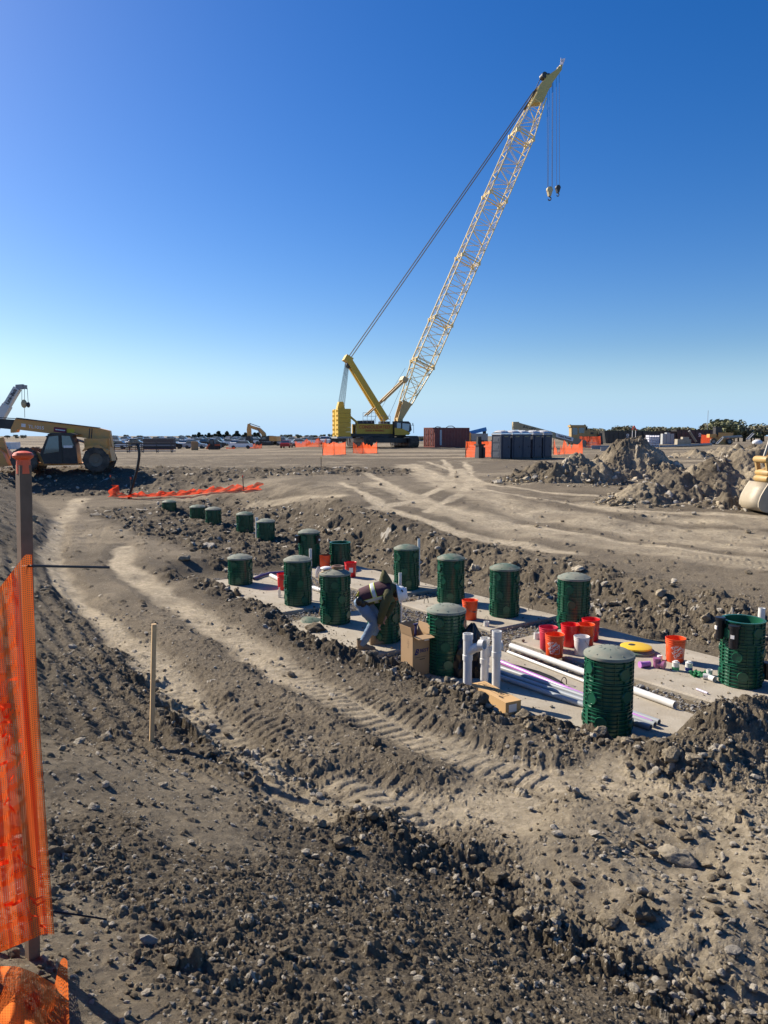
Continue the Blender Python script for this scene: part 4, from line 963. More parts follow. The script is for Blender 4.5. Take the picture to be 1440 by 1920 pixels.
# ------------------------------------------------------------------ machinery and the far side of the site
M['cat'] = mat('machine_yellow', (.80, .37, .075), .5, var=.15, dust=.5, scale=2.5); M['crane_y'] = mat('crane_yellow', (.68, .42, .02), .45, var=.1, dust=.2, scale=.6); M['boom_y'] = mat('pale_lattice_yellow', (.78, .58, .24), .5, var=.1, dust=.2, scale=.5)
M['tan'] = mat('faded_tan_paint', (.50, .40, .22), .6, var=.12, dust=.3, scale=2); M['dark'] = mat('dark_steel', (.028, .028, .03), .5, .2, var=.3, dust=.15, scale=3); M['tyre'] = mat('dusty_rubber', (.035, .032, .03), .9, var=.3, dust=.5, scale=4)
M['glass'] = mat('tinted_glass', (.10, .14, .15), .06, var=.05, spec=1); M['navy'] = mat('navy_plastic', (.020, .031, .062), .5, var=.1, dust=.12, scale=2); M['pale_roof'] = mat('pale_plastic_roof', (.52, .53, .54), .45, var=.05)
M['grey'] = mat('grey_steel', (.30, .31, .32), .55, .3, var=.15, dust=.2, scale=2); M['red_steel'] = mat('rust_red_paint', (.20, .035, .03), .6, var=.3, dust=.18, scale=1.5); M['blue'] = mat('blue_paint', (.03, .22, .55), .4, var=.1)
M['rope'] = mat('black_rope', (.02, .022, .028), .6); M['red'] = mat('red_paint', (.55, .03, .02), .5); M['netfar'] = translucent('orange_net_far', (1.0, .16, .05), .55, .34, 3); M['netred'] = translucent('red_net_far', (.80, .12, .05), .4, .3, 3); M['rubble'] = SOIL
def fl(pts, oy, y, s):   # pixel outline -> metres in a machine's own x,z
    return [((u - oy[0]) / s, (oy[1] - v) / s) for u, v in pts]
def wheel(parent, c, r, wd, n=22, axis='Y', lugs=True, rim=None):
    t = MB(); prof = [(r * .55, -wd / 2), (r * .9, -wd / 2), (r, -wd * .38), (r, wd * .38), (r * .9, wd / 2), (r * .55, wd / 2)]
    Mx = Matrix.Translation(c) @ Matrix.Rotation(R(90), 4, 'X'); t.M = Mx; t.lathe(prof, n * 2, closed=True)
    if lugs:
        for k in range(n):
            a = 2 * math.pi * k / n; t.box((math.cos(a) * r, math.sin(a) * r, (wd * .24) * (1 if k % 2 else -1)), (r * .08, r * .13, wd * .5), Matrix.Rotation(a, 3, 'Z') @ Matrix.Rotation(.5 if k % 2 else -.5, 3, 'X'))
    w_ = t.build('wheel', M['tyre'], parent); q = MB(); q.M = Mx; q.lathe([(r * .55, -wd * .4), (r * .5, -wd * .3), (r * .24, -wd * .22), (r * .2, -wd * .3), (0, -wd * .3)], n * 2); q.lathe([(0, wd * .3), (r * .2, wd * .3), (r * .24, wd * .22), (r * .5, wd * .3), (r * .55, wd * .4)], n * 2)
    for k in range(8): a = k * math.pi / 4; q.box((math.cos(a) * r * .13, math.sin(a) * r * .13, -wd * .31), (r * .05, r * .05, wd * .06))
    q.build('rim', rim or M['grey'], w_); return w_
def track(parent, c, L, h, wd, rz=0, pads=44):
    """crawler track along local x"""
    m = MB(); m.M = Matrix.Translation(c) @ Matrix.Rotation(rz, 4, 'Z'); r = h / 2; out_ = []; per = 2 * (L - h) + math.pi * h
    def at(sv):
        sv %= per
        if sv < L - h: return Vector((-(L - h) / 2 + sv, 0, h)), 0
        sv -= L - h
        if sv < math.pi * r: a = sv / r; return Vector(((L - h) / 2 + math.sin(a) * r, 0, r + math.cos(a) * r)), a
        sv -= math.pi * r
        if sv < L - h: return Vector(((L - h) / 2 - sv, 0, 0)), math.pi
        sv -= L - h; a = sv / r; return Vector((-(L - h) / 2 - math.sin(a) * r, 0, r - math.cos(a) * r)), math.pi + a
    for k in range(pads):
        p, a = at(per * k / pads); rot = Matrix.Rotation(a, 3, 'Y'); m.box(p - rot @ Vector((0, 0, .05 * h)), (per / pads * .86, wd, .09 * h), rot); m.box(p + rot @ Vector((0, 0, .0)), (per / pads * .2, wd, .06 * h), rot)
    o = m.build('track', M['tyre'], parent); f = MB(); f.M = m.M; f.box((0, 0, h * .5), (L - h * .9, wd * .7, h * .62))
    for k in range(int((L - h) / (h * .42)) + 1): f.M = m.M @ Matrix.Translation((-(L - h) / 2 + k * h * .42, 0, h * .26)) @ Matrix.Rotation(R(90), 4, 'X'); f.lathe([(0, -wd * .42), (h * .17, -wd * .42), (h * .17, wd * .42), (0, wd * .42)], 14)
    for e in (-1, 1): f.M = m.M @ Matrix.Translation((e * (L - h) / 2, 0, h * .5)) @ Matrix.Rotation(R(90), 4, 'X'); f.lathe([(0, -wd * .45), (h * .36, -wd * .45), (h * .36, wd * .45), (0, wd * .45)], 18)
    f.build('track_frame', M['dark'], o); return o

# ---- the big lattice-boom crawler crane
CY = 100.0; CP = ony(716, 838, CY); CYAW = R(14); t = thing('crawler_crane', 'tall yellow crawler crane with a long lattice boom raised to the right', 'crane', CP, CYAW)
fwd = Vector((math.cos(CYAW), math.sin(CYAW), 0)); lat = Vector((-fwd.y, fwd.x, 0)); Wc = (Matrix.Translation(CP) @ Matrix.Rotation(CYAW, 4, 'Z')).inverted()
def cl(u, v, side=0.0):    # pixel -> crane's own coordinates in its middle plane (or beside it)
    return Wc @ onplane(u, v, CP + lat * side, lat)
tr_a = R(-72) - CYAW
for sgn in (-1, 1):
    c = Matrix.Rotation(tr_a, 3, 'Z') @ Vector((0, sgn * 3.15, 0)); track(t, c, 8.6, 1.45, 1.2, tr_a, 52)
m = MB(); m.M = Matrix.Rotation(tr_a, 4, 'Z'); m.box((0, 0, .95), (3.2, 5.2, .75)); m.box((2.4, 0, .9), (1.2, 5.0, .6)); m.box((-2.4, 0, .9), (1.2, 5.0, .6)); m.lathe([(1.7, 1.2), (1.7, 1.42), (0, 1.42)], 32); m.build('carbody', M['dark'], t)
m = MB(); m.box((-1.2, 0, 1.95), (8.2, 3.2, .4)); m.build('deck_frame', M['dark'], t)
hw = MB(); hw.box((-1.35, -1.15, 2.75), (4.9, .9, 1.3)); hw.box((-1.35, 1.15, 2.75), (4.9, .9, 1.3))
for k in range(7): hw.box((-3.6 + k * .72, -1.61, 2.75), (.03, .03, 1.2)); 
hw.box((-1.35, -1.62, 3.3), (4.9, .03, .05)); hw.box((-1.35, -1.62, 2.2), (4.9, .03, .05)); house = hw.build('machinery_house', M['crane_y'], t)
m = MB(); m.box((-2.4, -.2, 3.55), (2.2, 2.0, .55)); m.M = Matrix.Translation((-2.2, -.9, 3.5)) @ Matrix.Rotation(R(90), 4, 'Y'); m.lathe([(0, -.9), (.35, -.9), (.35, .9), (0, .9)], 16); m.M = Matrix.Identity(4); m.box((.3, 0, 3.4), (1.2, 1.6, .7)); m.build('winch', M['dark'], t)
m = MB()
for x0, x1, z in ((-2.9, -1.2, 3.9), (-.6, .8, 3.5)):
    for z2 in (z, z + .5, z + .95): m.tube([(x0, -1.4, z2), (x1, -1.4, z2)], .025, 5)
    for k in range(4): x = x0 + (x1 - x0) * k / 3; m.tube([(x, -1.4, z - .4), (x, -1.4, z + .95)], .025, 5)
m.build('handrail', M['grey'], t)
fr = frame((-1.4, -1.635, 2.98), (1, 0, 0), (0, 0, 1)); text('lettering', 'CONSOLIDATED', .62, M['red'], t, fr, .01, .9, .012); text('lettering', 'CRANE & RIGGING', .34, M['red'], t, fr @ Matrix.Translation((0, -.46, 0)), .01, .9, .01)
cab = MB(); cab.prism([(1.15, 2.1), (3.05, 2.1), (3.5, 2.6), (3.35, 3.5), (3.05, 3.75), (1.15, 3.75)], -2.35, -1.2); cabo = cab.build('cab', M['dark'], t)
m = MB(); m.prism([(1.15, 1.95), (3.1, 1.95), (3.3, 2.2), (2.3, 2.75), (1.15, 2.9)], -2.38, -2.36); m.build('door_panel', M['crane_y'], cabo)
m = MB(); m.prism([(1.45, 2.85), (2.0, 2.85), (2.0, 3.55), (1.45, 3.55)], -2.375, -2.36); m.prism([(2.2, 2.7), (3.1, 2.45), (3.2, 3.4), (2.2, 3.5)], -2.375, -2.36); m.build('window', mat('bright_window', (.30, .42, .46), .1, spec=1), cabo)
m = MB(); m.box((3.42, -1.8, 3.0), (.04, .9, .8), Matrix.Rotation(-.15, 3, 'Y')); m.tube([(3.4, -2.4, 3.2), (3.7, -2.5, 3.3), (3.72, -2.5, 2.2)], .03, 6); m.box((3.6, -2.5, 3.35), (.06, .18, .35)); m.build('mirror', M['glass'], cabo)
cw = MB()
for y0 in (-1.35, 1.35):
    for k in range(6):
        z = 1.75 + k * .60; cw.box((-5.5, y0, z + .3), (1.7, 1.45, .58)); cw.box((-6.36, y0 - .35, z + .32), (.14, .22, .26)); cw.box((-6.36, y0 + .35, z + .32), (.14, .22, .26))
cw.build('counterweight', M['crane_y'], t)
m = MB(); m.box((-5.5, 0, 1.27), (2.0, 4.4, .22)); m.build('counterweight_tray', M['grey'], t)
m = MB(); m.box((-5.7, 0, 3.6), (1.2, 1.1, 3.4)); m.prism([(-6.2, 5.2), (-5.1, 5.2), (-5.35, 6.3), (-5.9, 6.3)], -.6, .6); m.beam((-4.6, -1, 4.4), (-3.4, -1, 3.4), .25); m.build('rear_mast_frame', M['crane_y'], t)
for o_ in list(COL.objects):
    if o_.parent == t and o_.name.split('.')[0] in ('deck_frame', 'machinery_house', 'winch', 'handrail', 'lettering', 'cab', 'counterweight', 'rear_mast_frame'): o_.location.z -= .35
# live mast
A = cl(722, 788); B = cl(652, 674)
for sgn in (-1, 1): pass
m = MB(); m.beam(A + Vector((0, -.75, 0)), B + Vector((0, -.5, 0)), .55, .75); m.beam(A + Vector((0, .75, 0)), B + Vector((0, .5, 0)), .55, .75)
for k in range(1, 9): q = A.lerp(B, k / 9); m.beam(q + Vector((0, -.6, 0)), q + Vector((0, .6, 0)), .15)
m.box(B, (1.0, 1.7, .8), Matrix.Rotation(R(30), 3, 'Y')); m.build('mast', M['crane_y'], t)
m = MB(); m.M = Matrix.Translation(cl(655, 684)) @ Matrix.Rotation(R(90), 4, 'X'); m.lathe([(0, -.6), (.45, -.6), (.45, .6), (0, .6)], 18); m.build('sheave', M['dark'], t)
m = MB(); C0 = cl(639, 764)
for k in range(8): yy = -.5 + k * .14; dx = (k % 4) * .28 - .4; m.tube([B + Vector((dx * .6 - .1, yy, -.5)), C0 + Vector((dx, yy, 0))], .028, 5)
m.build('reeving_rope', M['rope'], t)
# lattice boom
b0 = cl(747, 786); b1 = cl(1022, 158); ax = (b1 - b0).normalized(); perp = ax.cross(Vector((0, 1, 0))).normalized(); L = (b1 - b0).length
if perp.z < 0: perp = -perp
def bw(s):   # half depth, half width along the boom
    if s < 8.0: k = max(0, (s - 0.5) / 7.5); return .45 + .85 * k, .8 + .5 * k
    if s < L - 8: return 1.30, 1.30
    k = (s - (L - 8)) / 8; return 1.30 - .75 * k, 1.30 - .65 * k
def bp(s, i):
    d, w_ = bw(s); return b0 + ax * s + perp * (d if i in (0, 1) else -d) + Vector((0, (w_ if i in (1, 2) else -w_), 0))
m = MB(); st = [2.4 + k * 1.52 for k in range(int((L - 4.6) / 1.52) + 1)]
for i in range(4):
    cuts = [2.3, 8.0, L - 8, L - 2.0]
    for a_, b_ in zip(cuts[:-1], cuts[1:]): m.tube([bp(a_, i), bp(b_, i)], .085, 6)
for k, s_ in enumerate(st):
    for i in range(4):
        j = (i + 1) % 4; m.tube([bp(s_, i), bp(s_, j)], .038, 5)
        if k + 1 < len(st): m.tube([bp(s_, i if k % 2 else j), bp(st[k + 1], j if k % 2 else i)], .042, 5)
for s_ in (8, 14.2, 23.3, 32.4, 41.5, L - 8):      # section joints
    for i in range(4):
        j = (i + 1) % 4; m.tube([bp(s_, i), bp(s_, j)], .085, 6); m.tube([bp(s_ + .35, i), bp(s_ + .35, j)], .06, 6); m.box(bp(s_, i), (.3, .3, .45))
m.build('lattice_boom', M['boom_y'], t)
m = MB(); 
for yy in (-.95, .95):
    q = [b0 - perp * .3, b0 + perp * .35, bp(2.5, 0) * 1, bp(2.5, 3) * 1]; m.add([Vector((p.x, yy - .08, p.z)) for p in q] + [Vector((p.x, yy + .08, p.z)) for p in q], [(0, 1, 2, 3), (7, 6, 5, 4), (0, 4, 5, 1), (1, 5, 6, 2), (2, 6, 7, 3), (3, 7, 4, 0)])
m.beam(b0 + ax * 2.1 + Vector((0, -.9, 0)), b0 + ax * 2.1 + Vector((0, .9, 0)), .5); m.beam(b0 + Vector((0, -1, 0)), b0 + Vector((0, 1, 0)), .4); m.beam((b0.x, -.85, 1.7), (b0.x, -.85, b0.z + .1), .7, .3); m.beam((b0.x, .85, 1.7), (b0.x, .85, b0.z + .1), .7, .3); m.build('boom_foot', mat('boom_foot_tan', (.62, .42, .16), .5, var=.1, dust=.2, scale=.6), t)
# head
m = MB(); hd = [b1 - ax * 3.4 + perp * .72, b1 - ax * 1.0 + perp * .8, b1 + ax * .8 + perp * .3, cl(1049, 127), cl(1050, 134), b1 - perp * .65, b1 - ax * 2.6 - perp * .6]
for yy in (-.55, .55): m.add([Vector((p.x, yy - .06, p.z)) for p in hd] + [Vector((p.x, yy + .06, p.z)) for p in hd], [tuple(range(7)), tuple(range(13, 6, -1))] + [(i, i + 7, (i + 1) % 7 + 7, (i + 1) % 7) for i in range(7)])
for p in (hd[0], hd[2], hd[3], hd[5]): m.beam(Vector((p.x, -.55, p.z)), Vector((p.x, .55, p.z)), .3)
m.build('boom_head', mat('dull_yellow_head', (.50, .36, .10), .5, var=.15, dust=.3, scale=1), t)
for (u, v, r_) in ((1019, 143, .40), (1026, 146, .42), (1047, 131, .28)):
    m = MB(); m.M = Matrix.Translation(cl(u, v)) @ Matrix.Rotation(R(90), 4, 'X'); m.lathe([(0, -.45), (r_, -.45), (r_ * .9, -.3), (r_, -.15), (r_ * .9, 0), (r_, .15), (r_ * .9, .3), (r_, .45), (0, .45)], 20); m.build('sheave', M['dark'], t)
# pendants
m = MB(); Tt = cl(1004, 168)
for k, (yy, o_) in enumerate(((-.5, .25), (-.18, -.1), (.18, .25), (.5, -.1))): m.tube([B + Vector((.2 + o_, yy * .8, .3)), Tt + Vector((o_ * .8, yy, 0))], .04, 5)
m.tube([cl(1004, 168), cl(1016, 140)], .05, 5); m.tube([cl(985, 204) + Vector((0, .3, 0)), Tt], .11, 6); m.build('pendant_rope', M['rope'], t)
m = MB(); m.tube([cl(722, 788) + Vector((.3, -.3, .2)), cl(838, 528), cl(1010, 170)], .022, 5); m.tube([cl(700, 790), cl(760, 690)], .022, 5); m.build('hoist_rope', M['rope'], t)
# backstops
m = MB()
for yy in (-.8, .8): m.tube([cl(686, 779) + Vector((0, yy, 0)), cl(716, 752) + Vector((0, yy, 0))], .10, 8); m.tube([cl(716, 752) + Vector((0, yy, 0)), cl(756, 714) + Vector((0, yy, 0))], .17, 8)
m.beam(cl(735, 735) + Vector((0, -.8, 0)), cl(735, 735) + Vector((0, .8, 0)), .12); m.build('backstop', mat('backstop_tan', (.55, .36, .14), .5), t)
m = MB(); m.box(cl(757, 712), (.75, 1.9, .6), Matrix.Rotation(.5, 3, 'Y')); m.build('backstop_bracket', M['tan'], t)
# falls and hook blocks
def hook(px0, px1, vt, ul, vb, r_, big, col):
    a = cl(ul, vb); s_ = r_
    m = MB(); 
    for (u_, o_) in zip(px0, px1): p = cl(u_, vt); m.tube([p, a + Vector((o_ * s_, 0, s_ * .9))], .025, 5)
    hoist = m.build('hoist_rope', M['rope'], t)
    m = MB(); m.M = Matrix.Translation(a) @ Matrix.Rotation(R(90), 4, 'X'); m.lathe([(0, -.3), (s_ * .75, -.3), (s_, -.2), (s_, .2), (s_ * .75, .3), (0, .3)], 20); m.M = Matrix.Identity(4); m.prism([(a.x - s_ * .95, a.z), (a.x + s_ * .95, a.z), (a.x + s_ * .35, a.z - s_ * 2.0), (a.x - s_ * .35, a.z - s_ * 2.0)], -.24, .24); o = m.build('hook_block', col, t)
    m = MB(); c = a + Vector((0, 0, -s_ * 2.75)); rr = s_ * .55; m.tube([a + Vector((0, 0, -s_ * 1.9)), a + Vector((0, 0, -s_ * 2.3))] + [c + Vector((math.cos(k) * rr, 0, math.sin(k) * rr)) for k in [R(80 - 26 * i) for i in range(11)]], [s_ * .16] * 2 + [s_ * .2] * 9 + [s_ * .1, s_ * .05], 8); m.build('hook', M['dark'], o)
hook((1026, 1030, 1035.5, 1037), (-.8, -.5, .8, .95), 150, 1030.5, 356, .42, 1, M['tan']); hook((1043, 1048.5), (-.6, .7), 135, 1046, 352, .34, 0, M['dark'])
m = MB(); p = cl(1050, 128); m.tube([p, cl(1052, 108)], .03, 5); m.build('flag_pole', M['grey'], t)
m = MB(); e = cl(1052, 109); g = [[e + Vector((.05 + i * .18 * (1 - .1 * j), .12 * math.sin(i * 1.3 + j), -.1 - j * .2 + i * .11 - .02 * i * i)) for j in range(6)] for i in range(4)]; m.grid(g, 0); fo = m.build('flag', [mat('flag_cloth', (.75, .6, .6), .8, var=.4, scale=5)], t)

# ---- telehandler
TO = (122, 884); TS = 33.0; TP = hit(124, 884); TS = F / TP.y; t = thing('telehandler', 'dusty yellow telehandler with an enclosed cab and long boom pointing left', 'telehandler', TP, R(9))
f = lambda pts: fl(pts, TO, 0, TS)
for (u, v, r_, yy) in ((60, 864, .66, -.95), (184, 861, .66, -.95), (60, 864, .66, .95), (184, 861, .66, .95)): x, z = f([(u, v)])[0]; wheel(t, (x, yy, .66), r_, .40, 18, rim=mat('dusty_rim', (.17, .145, .11), .8, dust=.5) if 'dusty_rim' not in bpy.data.materials else bpy.data.materials['dusty_rim'])
m = MB(); m.prism(f([(36, 846), (58, 846), (75, 866), (160, 868), (166, 842), (205, 838), (209, 864), (198, 868), (150, 871), (86, 872), (46, 866)]), -.62, .62); m.box((*[f([(182, 840)])[0][0]], 0, 1.55), (1.2, 1.3, .5)); m.build('chassis', M['cat'], t)
m = MB(); m.prism(f([(70, 852), (80, 846), (94, 856), (104, 870), (92, 872)]), -.75, -.55); m.build('mudguard', M['cat'], t); m = MB(); m.prism(f([(160, 846), (176, 839), (196, 840), (204, 852), (206, 844), (190, 834), (168, 836)]), -1.1, -.6); m.build('mudguard', M['cat'], t)
m = MB(); m.prism(f([(103, 815), (122, 813), (143, 814), (150, 832), (153, 868), (95, 868), (88, 850)]), -1.12, -.25); cabo = m.build('cab', M['dark'], t)
gl = mat('telehandler_glass', (.09, .14, .13), .05, var=.35, scale=3, spec=1)
m = MB(); m.prism(f([(105, 819), (121, 817), (121, 846), (94, 850)]), -1.135, -1.12); m.build('window', gl, cabo)
m = MB(); m.prism(f([(127, 817), (141, 818), (147, 836), (127, 838)]), -1.135, -1.12); m.build('window', gl, cabo)
m = MB(); m.prism(f([(123.2, 816), (125, 816), (128, 867), (126, 867)]), -1.145, -1.12); m.box((*[f([(137, 835)])[0][0]], -1.14, f([(137, 837)])[0][1]), (.45, .015, .13), mi=1); m.build('door_frame', [M['black'], M['white']], cabo)
m = MB(); m.prism(f([(102, 815), (110, 812), (142, 812), (154, 815), (146, 817)]), -1.18, -.2); m.build('cab_roof', M['dark'], cabo)
m = MB(); m.prism(f([(40, 785), (184, 803), (204, 808), (205, 816), (208, 838), (196, 840), (186, 826), (150, 820), (42, 806), (40, 811), (30, 812), (30, 806)]), -.2, .28); bm_ = m.build('boom', M['cat'], t)
m = MB(); m.prism(f([(-60, 782), (38, 788), (34, 806), (-60, 796)]), -.13, .2); m.prism(f([(-60, 779), (44, 785.6), (44, 787), (-60, 781)]), -.1, .1); m.build('inner_boom', M['dark'], t)
m = MB(); m.prism(f([(42, 784.2), (184, 802), (184, 803.2), (42, 786.5)]), -.28, .35); m.build('boom_top_cover', M['dark'], t)
m = MB(); m.prism(f([(176, 838), (190, 824), (205, 822), (207, 864), (198, 864), (196, 846)]), -.5, -.3); m.prism(f([(176, 838), (190, 824), (205, 822), (207, 864), (198, 864), (196, 846)]), .3, .5); m.build('boom_tower', M['cat'], t)
m = MB(); m.beam((*[f([(8, 820)])[0][0]], -.1, f([(8, 822)])[0][1]), (f([(20, 872)])[0][0], -.1, f([(20, 872)])[0][1]), .5, .16); m.prism(f([(10, 838), (22, 850), (30, 872), (14, 874), (8, 856)]), -.8, .8); m.build('front_stabiliser', M['cat'], t)
m = MB(); m.tube([(f([(178, 832)])[0][0], -.25, f([(178, 836)])[0][1]), (f([(120, 826)])[0][0], -.25, f([(120, 816)])[0][1])], .07, 8); m.build('lift_cylinder', M['grey'], t)
sx = lambda u, v: f([(u, v)])[0]
fr = frame((sx(75, 802)[0], -.215, sx(75, 802)[1]), (1, 0, -.115), (.115, 0, 1)); text('lettering', 'TL1055', .24, M['white'], t, fr, .006, 1.1, .01)
b = MB(); b.M = fr; b.box((1.25, 0, 0), (.7, .26, .01), mi=0); b.box((1.75, 0, 0), (.4, .24, .01), mi=1); b.box((-.65, .03, 0), (.22, .18, .008), mi=2); b.box((1.23, .0, .006), (.5, .05, .006), mi=2); b.build('decal', [mat('crimson_decal', (.22, .01, .04), .5), M['yellow'], M['white']], t)
b = MB(); b.M = frame((sx(168, 813)[0], -.215, sx(168, 813)[1]), (1, 0, -.115), (.6, 0, 1)); b.box((0, 0, 0), (.05, .55, .008)); b.box((.12, 0, 0), (.05, .55, .008)); b.build('stripe', M['dark'], t)

# ---- white hydraulic crane at the far left
P = ony(-36, 850, 95); P.z = lay1(P.x, P.y); t = thing('hydraulic_crane', 'white telescopic crane boom rising behind the telehandler at the left edge', 'crane', P)
I = Matrix.Translation(P).inverted(); pl = lambda u, v: I @ onplane(u, v, P, Vector((0, 1, 0)))
m = MB(); A = pl(-22, 822); B = pl(14, 760); C = pl(33, 728); m.beam(A, B, .9, 1.0); m.beam(B, C, .75, .8); m.build('boom', mat('white_paint', (.66, .66, .64), .45, var=.1, dust=.2, scale=1), t)
m = MB(); m.beam(pl(31, 726), pl(44, 725), .5, .6); m.beam(pl(42, 725), pl(50, 726), .3, .5); m.build('boom_head', M['grey'], t)
d = (C - B).normalized(); fr = frame(pl(24.5, 744) + Vector((0, -.47, 0)), d, d.cross(Vector((0, -1, 0))) * -1); 
if (fr.to_3x3() @ Vector((0, 0, 1))).y > 0: fr = fr @ Matrix.Rotation(R(180), 4, 'X')
text('lettering', 'Link-Belt', .62, M['ink'], t, fr, .01, 1.0, .015)
m = MB()
for u_, v_ in ((41, 752), (46, 753)): m.tube([pl(u_, 728), pl(u_, v_)], .03, 5)
m.tube([pl(51, 727), pl(53, 756)], .03, 5); m.tube([pl(46, 764), pl(46.5, 783)], .03, 5); m.tube([pl(32, 724), pl(-10, 775)], .03, 5); m.build('hoist_rope', M['rope'], t)
m = MB(); m.ball(pl(45, 757), .42, 12, 8, sc=(.9, .6, 1.3)); m.build('hook_block', M['tan'], t); m = MB(); m.ball(pl(53, 759), .3, 10, 8, sc=(.8, .8, 1.2)); m.build('hook_ball', M['dark'], t)
m = MB(); m.box((0, 0, 1.0), (9, 2.6, .9)); m.box((-.5, 0, 2.2), (3.5, 2.6, 1.4)); m.build('carrier', M['white'], t)
for x in (-3.6, -2.2, 2.2, 3.6): wheel(t, (x, -1.1, .6), .6, .5, 16)

# ---- excavators (pose in pixels)
def excavator(u, v, label, stickpts, boompts, bucketpts, yaw=0, scale=None, body=True, P=None, w_=.45, bw_=.6):
    P = P or hit(u, v); s_ = F / P.y; t = thing('excavator', label, 'excavator', P, yaw); f = lambda pts: fl(pts, (u, v), 0, s_)
    m = MB(); m.prism(f(boompts), -w_ / 2, w_ / 2); m.build('boom', M['cat'], t); m = MB(); m.prism(f(stickpts), -w_ * .4, w_ * .4); m.build('stick', M['cat'], t)
    return t, f
t, f = excavator(495, 838, 'yellow excavator with its arm folded high beside the orange netting', [(464, 795), (468, 795), (470, 808), (470, 818), (463, 818), (462, 806)], [(466, 796), (470, 798), (488, 803), (498, 812), (501, 824), (494, 825), (491, 815), (485, 808), (469, 803)], None, R(-12), w_=.6)
m = MB(); m.prism(f([(462, 818), (470, 818), (472, 826), (466, 838), (458, 838), (460, 828)]), -.7, .7); m.build('bucket', M['dark'], t)
for yy in (-1.2, 1.2): track(t, (f([(500, 0)])[0][0], yy, .35), 3.9, .9, .6, 0, 30)
m = MB(); m.prism(f([(489, 828), (524, 828), (524, 819), (508, 817), (489, 824)]), -1.3, 1.3); m.build('house', M['dark'], t); m = MB(); m.prism(f([(510, 818), (524, 818), (524.5, 827), (510, 827)]), -1.36, 1.36); m.build('counterweight', M['cat'], t)
m = MB(); m.prism(f([(492, 828), (505, 828), (505, 818), (496, 818)]), -1.35, -.4); c = m.build('cab', M['dark'], t); m = MB(); m.prism(f([(495, 824), (503, 824), (503, 819.5), (497, 819.5)]), -1.37, -1.35); m.build('window', M['glass'], c)
m = MB(); m.tube([(f([(492, 822)])[0][0], -.4, f([(492, 822)])[0][1]), (f([(484, 804)])[0][0], -.4, f([(484, 804)])[0][1])], .1, 8); m.tube([(f([(488, 801)])[0][0], 0, f([(488, 801)])[0][1]), (f([(467, 794)])[0][0], 0, f([(467, 794)])[0][1])], .08, 8); m.build('hydraulic_ram', M['grey'], t)
# near excavator arm at the right edge
P = hit(1446, 962); t, f = excavator(1437, 962, 'yellow excavator at the right edge, its worn pale bucket resting on the ground', [(1428, 900), (1446, 905), (1462, 800), (1478, 640), (1462, 640), (1444, 790)], [(1452, 660), (1480, 620), (1580, 590), (1760, 700), (1830, 850), (1795, 860), (1730, 740), (1570, 640), (1480, 680)], None, R(4), P=P, w_=.42)
bk = [(1412, 903), (1404, 915), (1397, 928), (1393.5, 940), (1394, 948), (1400, 955), (1414, 959), (1437, 961), (1458, 962), (1470, 950), (1462, 946), (1440, 944), (1425, 930), (1424, 912), (1430, 903)]
worn = mat('worn_bucket_steel', (.40, .335, .235), .55, .1, var=.25, dust=.5, scale=5, bump=.2)
m = MB(); m.prism(f(bk), -.50, -.45); m.build('bucket_side', worn, t); m = MB(); m.prism(f(bk), .57, .62); m.build('bucket_side', worn, t)
edge = f([(1412, 903), (1404, 915), (1397, 928), (1393.5, 940), (1394, 948), (1400, 955), (1414, 959), (1437, 961), (1458, 962)]); m = MB(); m.grid([[Vector((x, yy, z)) for yy in (-.45, .57)] for x, z in edge]); b_ = m.build('bucket_shell', worn, t); so = b_.modifiers.new('t', 'SOLIDIFY'); so.thickness = .05; so.offset = 1
m = MB()
for k in range(5): x, z = f([(1458, 962)])[0]; m.box((x + .08, -.5 + .25 * k, z + .02), (.24, .09, .06), taper=(1, .5))
m.build('tooth', worn, t)
m = MB()
def link(p, q, wd, th=.09, yy=(-.28, .28)):
    a = f([p])[0]; b = f([q])[0]
    for y_ in yy: m.beam((a[0], y_, a[1]), (b[0], y_, b[1]), wd, th, up=(0, 1, 0))
link((1413, 861), (1418, 886), .13); link((1416, 888), (1438, 880), .16); link((1414, 862), (1440, 856), .12); link((1420, 886), (1426, 904), .16); link((1420, 902), (1444, 896), .16)
for pp_ in ((1413, 861), (1418, 886), (1426, 903), (1416, 897), (1438, 880)):
    x, z = f([pp_])[0]; m.M = Matrix.Translation((x, 0, z)) @ Matrix.Rotation(R(90), 4, 'X'); m.lathe([(0, -.36), (.09, -.36), (.11, -.3), (.11, .3), (.09, .36), (0, .36)], 16); m.M = Matrix.Identity(4)
m.prism(f([(1413, 892), (1432, 888), (1446, 900), (1430, 908), (1416, 906)]), -.3, .3); m.build('bucket_linkage', mat('worn_machine_yellow', (.48, .29, .08), .55, var=.3, dust=.5, scale=6), t)
m = MB(); a = f([(1416, 862)])[0]; b = f([(1432, 806)])[0]; c = f([(1440, 770)])[0]; c2 = f([(1462, 660)])[0]; m.tube([(a[0], 0, a[1]), (b[0], 0, b[1])], .05, 12, 0); m.tube([(b[0], 0, b[1]), (c2[0], 0, c2[1])], .10, 12, 1); m.build('hydraulic_ram', [M['wire'], M['dark']], t)
m = MB(); ex = f([(1840, 962)])[0][0]; m.box((ex + .9, 0, 1.7), (3.6, 2.6, 1.3)); m.build('house', M['cat'], t); m = MB(); m.box((ex + .2, -.85, 2.0), (1.6, .9, 1.7)); m.build('cab', M['dark'], t)
for yy in (-1.1, 1.1): track(t, (ex + .8, yy, 0), 4.2, .9, .55, 0, 32)

